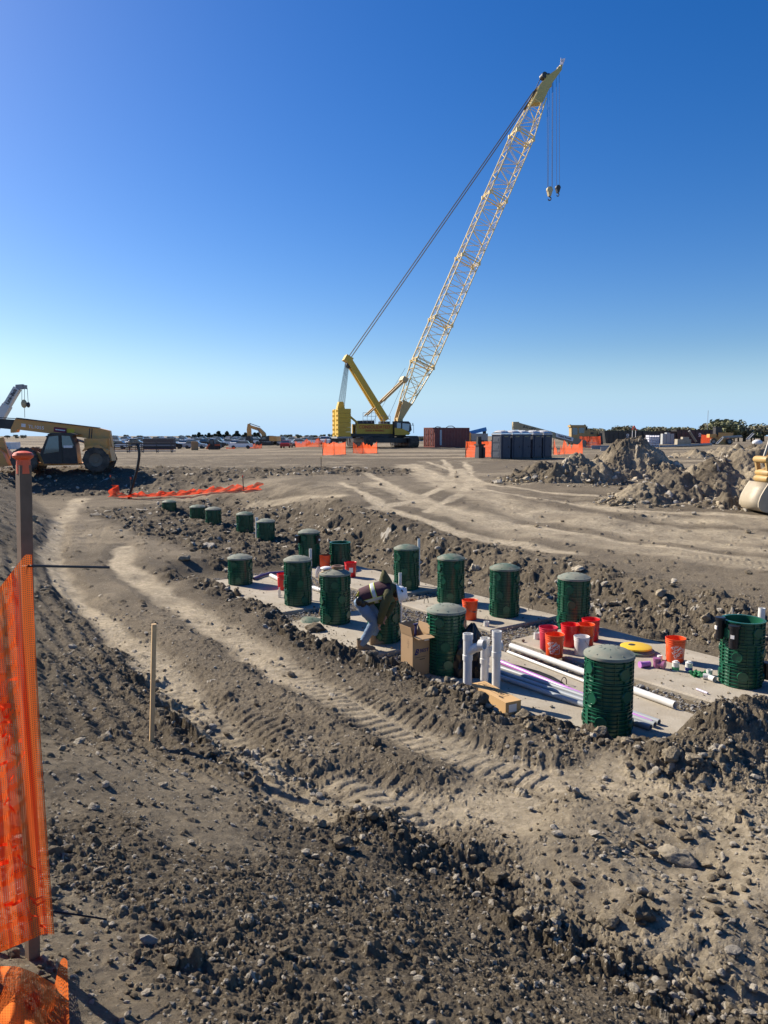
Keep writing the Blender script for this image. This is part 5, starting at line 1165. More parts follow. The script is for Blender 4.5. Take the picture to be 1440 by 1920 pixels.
# ---- compact track loader, crate, racks, huts on the left horizon
P = hit(402, 843); s_ = F / P.y; t = thing('skid_loader', 'small black and orange tracked loader standing before the parked cars', 'loader', P); f = lambda pts: fl(pts, (402, 843), 0, s_)
for yy in (-.85, .85): track(t, (0, yy, 0), 1.9, .65, .4, 0, 22)
m = MB(); m.prism(f([(394, 838), (394, 825), (402, 824), (404, 832), (414, 832), (415, 840), (394, 841)]), -.6, .6); m.build('body', M['dark'], t); m = MB(); m.prism(f([(396, 832), (396, 826), (401, 826), (401, 832)]), -.62, -.6); m.build('window', M['glass'], t)
m = MB(); m.prism(f([(404, 833), (414, 833), (414, 836), (404, 836)]), -.66, .66); m.prism(f([(389, 839), (394, 832), (396, 833), (393, 842), (388, 842)]), -.8, .8); m.build('lift_arm', mat('loader_orange', (.6, .10, .03), .5), t)
def crate(u, v, w_, h_, d_, m_, label, name='crate', cat='crate', rz=.3):
    P = hit(u, v); b = MB(); b.box((0, 0, h_ / 2), (w_, d_, h_))
    for k in range(int(w_ / .45) + 1): b.box((-w_ / 2 + k * w_ / max(1, int(w_ / .45)), -d_ / 2 - .03, h_ / 2), (.09, .06, h_ * .98))
    b.box((0, -d_ / 2 - .04, h_ * .9), (w_, .05, .12)); b.box((0, -d_ / 2 - .04, h_ * .1), (w_, .05, .12)); o = b.build(name, m_); o.location = P; o.rotation_euler = (0, 0, rz); return tag(o, label, cat)
crate(365, 844, 1.1, 1.5, 1.0, M['card'], 'tall tan crate standing left of the small black and orange loader')
crate(300, 842, 5.6, 2.0, 2.4, mat('brown_grey_box', (.13, .11, .10), .8), 'long dull brown storage box behind the pipe racks', 'storage_box', 'storage box', .1)
t = thing('pipe_rack', 'low rack of long pipes standing beyond the two distant workers', 'rack', hit(268, 849), .05); s_ = F / t.location.y
for k in range(5):
    m = MB(); z = .25 + k * .26; m.tube([(-4.6, -.4 + .1 * k, z), (4.6 - .3 * (k % 2), -.4 + .1 * k, z)], .08, 8); m.build('pipe', [M['grey'], M['red_steel'], M['dark'], M['grey'], M['dark']][k], t)
for x in (-4, -2, 0, 2, 4): m = MB(); m.box((x, -.5, .75), (.08, .08, 1.5)); m.box((x, .4, .75), (.08, .08, 1.5)); m.box((x, 0, .15), (.08, .9, .08)); m.build('upright', M['dark'], t)
P = hit(250, 845); t = thing('canopy_frame', 'small dark canopy on thin legs behind the distant workers', 'canopy', P)
m = MB(); m.box((0, 0, 1.9), (1.3, 1.0, .12)); m.build('canopy', M['dark'], t)
for x, y in ((-.5, -.4), (.5, -.4), (-.5, .4), (.5, .4)): m = MB(); m.box((x, y, .95), (.07, .07, 1.9)); m.build('leg', M['dark'], t)
P = ony(326, 832, 420); t = thing('water_tower', 'pale water tower far off on the left horizon', 'water tower', P)
pw = mat('pale_far_paint', (.62, .66, .68), .6); m = MB(); m.lathe([(1.0, -4), (.7, 1.2), (1.0, 1.6)], 14); m.build('stem', pw, t); m = MB(); m.lathe([(1.0, 1.5), (2.0, 2.0), (2.1, 2.6), (2.0, 3.3), (0, 3.7)], 18); m.build('tank', pw, t)
P = hit(82, 846); t = thing('loader_arm', 'yellow lifting arm standing up behind the telehandler cab', 'loader', P + Vector((0, 10, 0)), 0)
m = MB(); m.beam((0, 0, .2), (.2, 0, 1.9), .5, .5); m.beam((.2, 0, 1.9), (1.0, 0, 1.5), .4, .4); m.build('arm', M['cat'], t); m = MB(); m.box((-1.2, 0, .7), (2.6, 1.4, .9)); m.build('body', M['dark'], t)
for x in (-2, 0): wheel(t, (x, -.8, .45), .45, .4, 12)

# ---- parked cars far left, in rows
cc = {'white': (.88, .88, .87), 'silver': (.45, .46, .47), 'black': (.02, .02, .022), 'red': (.35, .02, .02), 'blue': (.03, .07, .2)}
CM = {k: mat(k + '_car_paint', v, .25, .1, var=.03) for k, v in cc.items()}
def carmesh(key):
    m = MB(); m.prism([(-2.3, .35), (-2.3, .95), (-1.7, 1.05), (-1.2, 1.02), (1.1, 1.05), (2.1, .92), (2.3, .75), (2.3, .35)], -.9, .9, 0); m.prism([(-1.75, 1.02), (-1.35, 1.5), (.35, 1.52), (1.1, 1.03)], -.78, .78, 1); m.prism([(-1.35, 1.5), (-1.3, 1.55), (.3, 1.57), (.38, 1.51)], -.74, .74, 0)
    for x in (-1.4, 1.4):
        for y in (-.82, .82): m.M = Matrix.Translation((x, y, .34)) @ Matrix.Rotation(R(90), 4, 'X'); m.lathe([(0, -.12), (.34, -.12), (.34, .12), (0, .12)], 12, mi=2); m.M = Matrix.Identity(4)
    return m.mesh('parked_car', [CM[key], M['glass'], M['tyre']])
CARS = {k: carmesh(k) for k in cc}; crng = random.Random(3)
for row, (d, v0) in enumerate(((146, 0), (160, 0), (176, 0), (194, 0), (214, 0), (236, 0), (262, 0))):
    u = 214 + crng.uniform(0, 12)
    while u < 640:
        if not (crng.random() < .22) and not (d < 185 and 455 < u < 530):
            k = crng.choices(list(cc), [.68, .16, .09, .03, .04])[0]; P = ony(u, 830, d); o = obj('parked_car', CARS[k], None, (P.x, P.y, lay1(P.x, P.y)), crng.choice([.1, .1, 1.6, 3.2]) + crng.uniform(-.1, .1))
            tag(o, k + ' car parked in the crowded lot along the left horizon', 'car', 'cars parked along the horizon')
        u += F / d * crng.uniform(2.7, 4.8)
# ---- trees
LEAF = [mat('dark_evergreen', (.045, .065, .035), .9, var=.4, scale=.6), mat('dull_green_leaves', (.17, .175, .09), .9, var=.4, scale=.6), mat('olive_leaves', (.20, .185, .115), .9, var=.4, scale=.6)]; BARK = mat('bark', (.07, .055, .04), .95)
def tree_mesh(kind, seed):
    r_ = random.Random(seed); m = MB(); H = 4.5 if kind == 0 else 5.0
    for i in range(700):
        if kind == 0: z = r_.uniform(.5, H); rad = (1.15 * (1 - z / H) ** .8 + .12) * (1 + .25 * math.sin(z * 5 + seed)); q = r_.random() ** .5; a = r_.uniform(0, 6.28); p = Vector((math.cos(a) * rad * q, math.sin(a) * rad * q, z))
        else:
            k = i % 7; c = Vector((1.4 * math.sin(k * 2.4 + seed), 1.2 * math.cos(k * 1.7 + seed), 3.2 + .9 * math.sin(k * 3.1 + seed * 2))); d = Vector((r_.gauss(0, 1), r_.gauss(0, 1), r_.gauss(0, .75))).normalized() * 1.15 * r_.random() ** .4; p = c + d
        sz = r_.uniform(.2, .42); n = Vector((r_.gauss(0, 1), r_.gauss(0, 1), r_.gauss(0, 1))).normalized(); x = n.orthogonal().normalized() * sz; y = n.cross(x)
        m.add([p - x * .6, p + y, p + x * .6, p - y], [(0, 1, 2, 3)])
    cr = m.mesh('crown', LEAF[kind], 0); b = MB(); b.tube([(0, 0, -.8), (.05, 0, 1.2), (0, .05, 3.0)], [.22, .16, .08], 8)
    if kind:
        for k in range(5): b.tube([(.03, 0, 1.4 + .2 * k), (1.2 * math.sin(k * 2.4 + seed), 1.0 * math.cos(k * 1.7 + seed), 2.9 + .2 * k)], [.09, .03], 6)
    return cr, b.mesh('trunk', BARK)
TM = {(k, s_): tree_mesh(k, s_) for k in range(3) for s_ in range(3)}; trng = random.Random(9)
def tree(u, vtop, d, kind, label, wide=1.0):
    P = ony(u, vtop, d); z0 = lay1(P.x, P.y) - .2; sc = max(.5, (P.z - z0) / (4.5 if kind == 0 else 4.9)); t = thing('evergreen_tree' if kind == 0 else 'leafy_tree', label, 'tree', (P.x, P.y, z0), trng.uniform(0, 6), 'trees along the horizon', sc); t.scale = (sc * wide, sc * wide, sc)
    cr, tk = TM[(kind, trng.randrange(3))]; obj('crown', cr, t); obj('trunk', tk, t)
x = 362
while x < 486: tree(x, 813 + 3 * math.sin(x * .35) + trng.uniform(-2, 2), 300 + trng.uniform(-15, 25), 0, 'dark evergreen tree in the clump left of the far excavator', 2.0); x += trng.uniform(4.0, 7)
for x in range(528, 640, 9): tree(x + trng.uniform(-3, 3), 816 + trng.uniform(-3, 3), 380, 1, 'low green tree on the horizon between the excavator and the tall crane', 1.2)
for x, v in ((215, 824), (236, 822), (262, 820), (340, 824), (352, 825), (14, 826), (30, 822), (44, 823), (92, 828), (756, 822), (775, 821), (790, 823)): tree(x, v, 400, 2, 'low olive tree on the far left and middle horizon', 1.4)
for i in range(44):
    x = 1098 + i * 8 + trng.uniform(-4, 4); v = 805 - 3 * math.sin(i * .9) + trng.uniform(-3, 2)
    if abs(x - 1355) < 12: v = 788
    if x > 1425: v = 794
    tree(x, v, 330 + trng.uniform(-20, 30), 1 + i % 2, 'broad tree along the right horizon behind the black bins', 1.7)

# ---- container, toilets, hand-wash stand
P = hit(815, 839); cz_ = P.z; yaw = math.atan2(.56, .83); t = thing('shipping_container', 'rust red shipping container with ribbed sides and doors at its left end', 'container', P, yaw)
m = MB(); CL, CW, CH = 6.06, 2.44, 2.65; n = 44; rows = []
for y_ in (0, CW):
    top = []; 
    pts = []
    for k in range(n + 1): pts.append((.12 + (CL - .24) * k / n, y_ + (.07 if y_ == 0 else -.07) * ((k // 2) % 2)))
    m.grid([[Vector((x, y, z)) for z in (.14, CH - .12)] for x, y in pts], flip=(y_ == 0) is False)
m.grid([[Vector((x, y, CH - .06)) for y in (.05, CW - .05)] for x in (.1, CL - .1)], flip=True); m.build('wall', M['red_steel'], t)
m = MB()
for x in (.06, CL - .06):
    for y in (.06, CW - .06): m.box((x, y, CH / 2), (.13, .13, CH))
for z in (.08, CH - .07):
    for y in (.05, CW - .05): m.box((CL / 2, y, z), (CL - .26, .11, .14))
    for x in (.05, CL - .05): m.box((x, CW / 2, z), (.11, CW - .26, .14))
m.build('frame', M['red_steel'], t)
for s_ in (0, 1):
    d = MB(); y0 = .14 + s_ * 1.09; d.box((.06, y0 + .53, CH / 2), (.06, 1.05, CH - .32))
    for k in range(3): d.box((.02, y0 + .53, .5 + k * .75), (.05, .85, .45))
    dd = d.build('door', M['red_steel'], t); d = MB()
    for y in (.3, .75): d.tube([(-.02, y0 + y, .2), (-.02, y0 + y, CH - .2)], .025, 6)
    d.build('locking_bar', M['grey'], dd)
m = MB(); m.box((1.0, -.03, CH / 2), (.32, .03, CH - .6)); m.build('white_panel', mat('grey_white_panel', (.5, .5, .5), .6), t)
m = MB(); m.tube([(2.2, .3, CH), (2.6, .3, CH + .2), (3.2, .3, CH + .22), (3.7, .3, CH)], .05, 6); m.tube([(.2, .2, CH), (.6, .3, CH + .12), (1.2, .3, CH + .06)], .05, 6); m.build('roof_cable', M['dark'], t)
# toilets
def cabin():
    t = thing('portable_toilet', '', 'portable toilet', (0, 0, 0), 0, 'row of portable toilets', .86); w_ = 1.14; h_ = 2.02
    m = MB(); m.box((0, 0, .08), (w_ + .06, w_ + .06, .16)); m.build('base', M['dark'], t)
    m = MB(); m.box((0, 0, .16 + h_ / 2), (w_, w_, h_)); m.build('wall', mat('navy_wall', (.024, .036, .068), .5, var=.1, dust=.12, scale=2) if 'navy_wall' not in bpy.data.materials else bpy.data.materials['navy_wall'], t)
    m = MB()   # embossed side panels
    for s_ in (-1, 1):
        for z, hh in ((.45, .5), (1.1, .62), (1.75, .5)): m.box((s_ * (w_ / 2 + .012), 0, z), (.03, .85, hh)); m.box((s_ * (w_ / 2 + .03), 0, z), (.025, .5, hh * .5))
        for y in (-.53, .53): m.box((s_ * (w_ / 2 + .012), y, 1.17), (.04, .06, 1.98))
    m.build('side_panel', mat('greyblue_panel', (.055, .07, .10), .5, dust=.2), t)
    m = MB(); m.box((0, -w_ / 2 - .02, 1.12), (.8, .05, 1.86)); d = m.build('door', M['navy'], t); m = MB(); m.box((.3, -w_ / 2 - .06, 1.1), (.06, .05, .14)); m.build('handle', M['black'], d)
    m = MB(); m.box((0, -w_ / 2 - .05, 2.02), (.5, .015, .1)); m.build('notice', mat('dull_gold', (.28, .24, .12), .6), t)
    m = MB(); m.box((0, 0, 2.22), (w_ + .12, w_ + .12, .09)); rows = []
    for i in range(7):
        x = -.57 + i * .19; rows.append([Vector((x, y, 2.27 + .27 * (1 - (y / .62) ** 4) * (1 - .75 * (x / .62) ** 4))) for y in (-.6, -.5, -.35, 0, .35, .5, .6)])
    m.grid(rows)
    for k in range(5): m.box((-.4 + .2 * k, 0, 2.44 + .09 * (1 - abs(k - 2) / 2)), (.06, .85, .1))
    m.build('roof', M['pale_roof'], t); return t
tz = thing; C0 = cabin(); ny = math.atan2(.6, .8)
base = hit(939, 861); dirv = Vector((.80, .60, 0))
for i, lab in enumerate(('leftmost of the five navy portable toilets, its side panel in the sun', 'second navy portable toilet from the left', 'middle one of the five navy portable toilets', 'second navy portable toilet from the right', 'rightmost of the five navy portable toilets')):
    p = base + dirv * (i * 1.12 + (.0, .10, 0, .16, .25)[i]); p.z = lay1(p.x, p.y) - .02
    if i == 0: C0.location = p; C0.rotation_euler = (0, 0, ny); C0['label'] = lab
    else: copy_tree(C0, lab, p, ny)
P = hit(899, 859); t = thing('hand_wash_stand', 'grey portable hand-wash stand in front of the orange fence', 'wash stand', P, .5)
m = MB(); m.box((0, 0, .5), (.55, .55, 1.0), taper=(.85, .85)); m.box((-.2, -.25, .45), (.25, .2, .9)); m.box((.2, -.25, .45), (.2, .2, .8)); m.build('tank', mat('dark_grey_plastic', (.05, .053, .06), .5), t)
m = MB(); m.box((0, 0, 1.05), (.65, .6, .12)); m.build('basin', M['dark'], t); m = MB(); m.box((0, .1, 1.4), (.38, .25, .6), taper=(.8, .8)); m.box((.3, 0, 1.35), (.15, .15, .12)); m.build('dispenser', M['dark'], t)
# ---- fences of orange net
def fence(label, pts, h_, posts=True, mt=None, sag=.12, group='orange safety fences'):
    """net between ground pixels; h_ metres"""
    W = [hit(u, v) for u, v in pts]; t = thing('safety_fence', label, 'fence', W[0], 0, group); o = W[0]; m = MB(); rows = []; k_ = 10; r_ = random.Random(len(label))
    for i in range(len(W) - 1):
        for k in range(k_ + (i == len(W) - 2)):
            q = W[i].lerp(W[i + 1], k / k_) - o; s_ = sag * math.sin(math.pi * k / k_) * r_.uniform(.4, 1.6); hh = h_ - s_
            rows.append([q + Vector((0, .10 * math.sin(i * 3 + k * 1.3 + j), hh * j / 5 + .02)) for j in range(6)])
    m.grid(rows); m.build('net', mt or M['netfar'], t, 60)
    if posts:
        for w_ in W: m = MB(); m.tube([w_ - o - Vector((0, -.1, .3)), w_ - o + Vector((0, .1, h_ + .12))], .03, 6); m.build('post', M['steel'], t)
    return t
fence('orange net fence in front of the crane, left panel of two', ((605, 854), (626, 853), (648, 852)), 1.15)
fence('sagging orange net fence in front of the crane, right panel of two', ((662, 850), (679, 851), (707, 850)), 1.1, sag=.4)
fence('orange net fence behind the hand-wash stand', ((873, 858), (921, 857)), 1.28, sag=.03)
fence('orange net hung in peaks to the right of the toilets', ((1038, 853), (1057, 852), (1092, 851)), 1.35, sag=1.0)
fence('bright orange barrier between the yellow dozer and the steel sections', ((1086, 840), (1104, 840), (1126, 840)), 1.5, mt=M['netred'], sag=.05)
fence('red orange net fence standing before the right-hand black bin', ((1314, 833.5), (1330, 833), (1347, 833.3), (1366, 833)), 1.75, mt=M['netred'])
fence('orange net heaped at the foot of the far excavator', ((463, 841), (478, 841), (491, 841)), .95, mt=M['netred'], sag=.3)
fence('faded orange net strung behind the left crane fence', ((553, 839), (575, 838), (598, 838), (612, 838)), 1.25, sag=.5)
fence('low strip of red net by the black and orange loader', ((424, 842), (440, 842)), .35, False, M['netred'])
# ---- right-hand background
P = hit(910, 836) + Vector((0, 8, 0)); t = thing('tracked_drill', 'grey tracked machine with a short blue boom behind the red container', 'machine', P)
for yy in (-.9, .9): track(t, (0, yy, 0), 3.0, .75, .5, 0, 26)
m = MB(); m.box((.0, 0, 1.3), (2.7, 2.0, 1.2)); m.build('engine_housing', M['grey'], t); m = MB(); m.beam((-1.9, 0, 1.9), (1.2, 0, 2.65), .7, .6); m.build('boom', M['blue'], t); m = MB(); m.box((.9, 0, 2.2), (.5, .6, .9)); m.build('head', M['dark'], t); m = MB(); m.box((-1.6, -.2, 1.3), (.4, 1.2, 1.5)); m.build('yellow_guard', M['cat'], t)
# boom lift with a sloping boom
P = hit(1078, 842) + Vector((0, 6, 0)); P.z = lay1(P.x, P.y); t = thing('boom_lift', 'tan boom lift lowered to the right behind the portable toilets', 'boom lift', P); I = Matrix.Translation(P).inverted(); pl = lambda u, v, y=0.0: I @ onplane(u, v, P + Vector((0, y, 0)), Vector((0, 1, 0)))
def strip(pts, y0, y1, name, mt): 
    m = MB(); q = [pl(u, v) for u, v in pts]; m.prism([(p.x, p.z) for p in q], y0, y1); return m.build(name, mt, t)
strip([(961, 791), (972, 791), (974, 806), (961, 806)], -.5, .5, 'counterweight', M['tan']); strip([(970, 792), (1040, 811), (1040, 822), (972, 806)], -.3, .3, 'boom', M['tan']); strip([(1038, 811), (1098, 826), (1098, 838), (1040, 822)], -.26, .26, 'fly_boom', mat('dark_tan_paint', (.30, .25, .17), .6, dust=.3))
strip([(1041, 812), (1074, 821), (1073, 827.5), (1041, 819)], -.36, -.3, 'sign_board', M['white'])
sl = (pl(1074, 821) - pl(1041, 812)).normalized(); fr = frame(pl(1057.5, 819.7) + Vector((0, -.375, 0)), sl, Vector((0, 0, 1))); text('lettering', 'United Rentals', .36, M['ink'], t, fr, .005, .85, .02)
fr = frame(pl(992, 802.5) + Vector((0, -.315, 0)), sl, Vector((0, 0, 1))); text('lettering', 'JLG LIFT', .42, M['ink'], t, fr, .005, 1.1, .02)
m = MB(); m.box((-3.5, 0, .9), (3.6, 2.2, .8)); m.build('chassis', M['tan'], t)
for x in (-4.7, -2.3): wheel(t, (x, -1.0, .5), .5, .4, 14)
m = MB(); c = pl(1104, 836)
for dz in (0, .5, 1.0):
    for y in (-.5, .5): m.tube([c + Vector((-.9, y, dz - .6)), c + Vector((.9, y, dz - .6))], .03, 5)
for dx in (-.9, 0, .9):
    for y in (-.5, .5): m.tube([c + Vector((dx, y, -.6)), c + Vector((dx, y, .4))], .03, 5)
m.build('basket', M['grey'], t)
# yellow dozer
DZ = mat('dozer_dusty_yellow', (.44, .29, .10), .7, var=.25, dust=.6, scale=2)
P = hit(1095, 834) + Vector((0, 4, 0)); P.z = lay1(P.x, P.y); t = thing('bulldozer', 'old yellow bulldozer with a boxy cab behind the orange barriers', 'bulldozer', P); I = Matrix.Translation(P).inverted(); pl = lambda u, v, y=0.0: I @ onplane(u, v, P + Vector((0, y, 0)), Vector((0, 1, 0)))
strip([(1067, 797), (1096, 797), (1097, 801), (1067, 801)], -1.0, 1.0, 'cab_roof', DZ); c = strip([(1069, 801), (1095, 801), (1096, 824), (1069, 824)], -.9, .9, 'cab', DZ); strip([(1071, 802), (1080, 802), (1080, 815), (1071, 815)], -.95, -.9, 'window', M['glass']).parent = c; strip([(1083, 802), (1093, 802), (1093, 812), (1083, 812)], -.95, -.9, 'window', M['glass']).parent = c
strip([(1096, 807), (1118, 808), (1119, 824), (1096, 824)], -.7, .7, 'bonnet', DZ); strip([(1098, 800), (1100, 800), (1100, 807), (1098, 807)], -.1, .1, 'exhaust', M['dark']); strip([(1118, 812), (1124, 812), (1126, 834), (1120, 834)], -1.6, 1.6, 'blade', M['dark'])
for yy in (-1, 1): track(t, (0, yy, 0), 3.2, .9, .55, 0, 28)
m = MB(); q = pl(1108, 806); m.box((q.x, -.75, q.z - .6), (.5, .06, .35), mi=0); q = pl(1100, 800); m.tube([(q.x, -.3, q.z - .5), (q.x, -.3, q.z + .1)], .07, 8); q = pl(1068, 800); m.box((q.x - .05, -.8, q.z + .3), (.18, .18, .14)); q = pl(1094, 800); m.box((q.x, -.8, q.z + .3), (.18, .18, .14)); m.build('grille', M['dark'], t)
# black roll-off bins
def emblem(t, x, y, z, s_):
    m = MB(); m.M = frame((x, y, z), (1, 0, 0), (0, 0, 1)); m.lathe([(s_ * .62, 0), (s_, 0)], 24); m.box((0, -s_ * 1.5, 0), (s_ * 2.4, s_ * .3, .01)); m.box((s_ * .15, s_ * .05, 0), (s_ * .35, s_ * 1.0, .01), Matrix.Rotation(.5, 3, 'Z')); m.build('emblem', M['white'], t)
def bin_(u0, u1, v0, v1, label):
    P = hit((u0 + u1) / 2, v1) ; P = ony((u0 + u1) / 2, v1, 140); s_ = F / P.y; L = (u1 - u0) / s_; h_ = (v1 - v0) / s_; P.z = lay1(P.x, P.y); h_ = CZ + (815 - v0) / s_ - P.z; t = thing('rolloff_bin', label, 'waste bin', P, R(2), 'black waste bins')
    m = MB(); m.prism([(-L / 2, h_), (-L / 2 + .4, .1), (L / 2 - .05, .1), (L / 2, h_)], -1.2, 1.2); m.build('bin_body', M['dark'], t); m = MB(); m.box((0, -1.22, h_ - .06), (L, .12, .14)); m.box((0, 1.22, h_ - .06), (L, .12, .14)); m.build('rim', M['black'], t); m = MB()
    for k in range(9): m.box((-L / 2 + 1.0 + k * (L - 1.4) / 8, -1.24, h_ * .5), (.09, .08, h_ * .86))
    m.build('rib', M['dark'], t); emblem(t, .2, -1.3, h_ * .68, .26); return t
bin_(1128, 1212, 808, 828, 'long black roll-off bin with a white emblem left of the white stack'); bin_(1262, 1346, 806, 826, 'long black roll-off bin with a white emblem behind the red net fence')
bin_(1200, 1270, 809, 826, 'black roll-off bin half hidden behind the white racks and pale blocks'); P = hit(1223, 838); t = thing('rack_stack', 'stack of white plastic racks beside the left black bin', 'rack stack', P, .1); s_ = F / P.y
for k in range(5):
    m = MB(); z = .05 + k * .33
    for y in (-.5, .5): m.box((0, y, z), (1.5, .06, .07)); m.box((0, y, z + .24), (1.5, .06, .06))
    for x in (-.72, -.36, 0, .36, .72): m.box((x, 0, z + .14), (.07, 1.05, .24))
    m.build('tray', mat('lilac_white_plastic', (.6, .6, .66), .5), t)
P = hit(1251, 833); t = thing('block_stack', 'stack of pale concrete blocks between the two black bins', 'block stack', P, .05)
for k in range(3): m = MB(); m.box((-.75 + k * .72, 0, .95 + .1 * (k == 1)), (.66, .9, 1.9 + .2 * (k == 1))); m.build('block', mat('pale_block', (.38, .39, .39), .9), t)
P = hit(1280, 835); m = MB(); m.box((0, 0, .5), (2.2, 1.2, 1.0)); m.box((.3, 0, 1.15), (1.0, .9, .4)); o = m.build('concrete_block', M['concrete']); o.location = P; tag(o, 'weathered concrete block lying before the right black bin', 'block')
for u0, v0, u1, v1, th, lab in ((1238, 838, 1336, 833, .45, 'long grey steel beam lying on the ground before the right black bin'), (1293, 808, 1306, 828, .28, 'short grey beam leaning in front of the right black bin'), (1345, 832, 1356, 821, .3, 'grey beam end propped up right of the red net'), (1356, 820, 1392, 818, .28, 'grey beam lying level below the small cab'), (1402, 824, 1413, 813, .35, 'bright grey beam tilted up beside the white sack')):
    A = hit(u0, v0) if u0 == 1238 else ony(u0, v0, 124); B = onplane(u1, v1, A + Vector((0, 1, 0)), Vector((0, 1, 0))); m = MB(); m.beam(A, B, th, .06, up=(0, 0, 1)); m.beam(A + Vector((0, .2, 0)), B + Vector((0, .2, 0)), .06, .4, up=(0, 0, 1)); m.beam(A + Vector((0, .4, 0)), B + Vector((0, .4, 0)), th, .06, up=(0, 0, 1)); tag(m.build('steel_beam', M['grey']), lab, 'beam', 'steel beams lying on the right')
P = ony(1378, 826, 124); t = thing('small_loader', 'small machine with a dark upright cab near the right edge', 'loader', P + Vector((0, 6, 0))); t.location.z = lay1(P.x, P.y + 6); z0 = CZ + 0 - t.location.z
m = MB(); m.box((-.3, 0, z0 + .6), (1.1, 1.1, 1.4)); m.box((-.3, 0, z0 + 1.35), (1.3, 1.3, .1)); m.build('cab', M['dark'], t); m = MB(); m.box((.9, 0, z0 - .1), (2.6, 1.3, .9)); m.box((-1.3, 0, z0 - .2), (1.2, 1.2, .6)); m.box((0, 0, z0 / 2 - .2), (2.6, 1.0, z0 * .8)); m.build('body', M['cat'], t)
for x in (-1.3, 1.5): wheel(t, (x, -.8, .55), .55, .4, 14)
P = ony(1420, 832, 118); P.z = lay1(P.x, P.y); m = MB(); m.ball((0, 0, .45), .62, 16, 10, sc=(1.25, 1, .8)); o = m.build('white_sack', mat('white_woven_sack', (.72, .72, .72), .8, var=.15, bump=.5, bscale=6)); o.location = P; tag(o, 'bulging white sack lying at the right by the tilted beam', 'sack')
P = ony(1326, 812, 300); P.z = lay1(P.x, P.y); m = MB(); m.tube([(0, 0, 0), (0, 0, CZ + 300 * (815 - 770) / F - P.z)], .09, 6); o = m.build('radio_mast', M['grey']); o.location = P; tag(o, 'thin radio mast on the right horizon', 'mast')
for u, v, lab in ((1160, 832, 'red and white pole marker standing in front of the left black bin'),):
    P = ony(u + 25, v, 125); P.z = lay1(P.x, P.y); t = thing('barrier_gate', 'small red tipped arm with white legs above the dirt pile', 'barrier', P); m = MB(); h_ = (v - 798) * P.y / F
    m.tube([(0, 0, 0), (0, 0, h_ * .8)], .05, 6); m.tube([(.55, 0, 0), (.55, 0, h_ * .8)], .05, 6); m.build('leg', M['white'], t); m = MB(); m.beam((0, 0, h_ * .82), (.25, 0, h_ * 1.05), .12); m.beam((.25, 0, h_ * 1.05), (.7, 0, h_ * .8), .12); m.build('arm', M['red'], t)
for k, (u, v, L_, lab) in enumerate(((1150, 846, 2.6, 'grey steel section stacked left behind the dirt pile, lower one'), (1132, 842, 2.8, 'grey steel section stacked left behind the dirt pile, upper one'))): 
    P = hit(u, v); m = MB(); m.box((0, 0, .22), (L_, .12, .44)); m.box((0, .5, .22), (L_, .12, .44)); m.box((0, .25, .05), (L_, .5, .08)); o = m.build('steel_section', M['grey']); o.location = P; o.rotation_euler = (0, 0, -.2 + .1 * k); tag(o, lab, 'steel section', 'steel sections behind the dirt pile')
for u, lab in ((1384, 'white pickup far off near the small dark cab'), (1399, 'white van far off at the right edge')):
    P = ony(u, 810, 320); m = obj('parked_car', CARS['white'], None, (P.x, P.y, P.z - .9), .3); tag(m, lab, 'vehicle')
for u, v, lab in ((760, 826, 'long pale warehouse far behind the crane, right of its cab'), (672, 824, 'long grey warehouse far behind the crane fences')):
    P = ony(u, v, 430); z0 = lay1(P.x, P.y); hh = CZ + 430 * (815 - (819 if u == 760 else 820)) / F - z0; m = MB(); m.box((0, 0, hh / 2), (20 if u == 760 else 26, 12, hh)); t = thing('warehouse', lab, 'building', (P.x, P.y, z0)); m.build('wall', mat('far_grey_wall' + str(u), (.33, .36, .38), .8), t); b = MB(); b.box((0, 0, hh + .15), (21 if u == 760 else 27, 13, .3)); b.build('roof', M['grey'], t)
    b = MB()
    for k in range(6): b.box((-7 + k * 2.8, -6.03, hh * .4), (1.6, .06, hh * .7))
    b.build('loading_door', M['dark'], t)
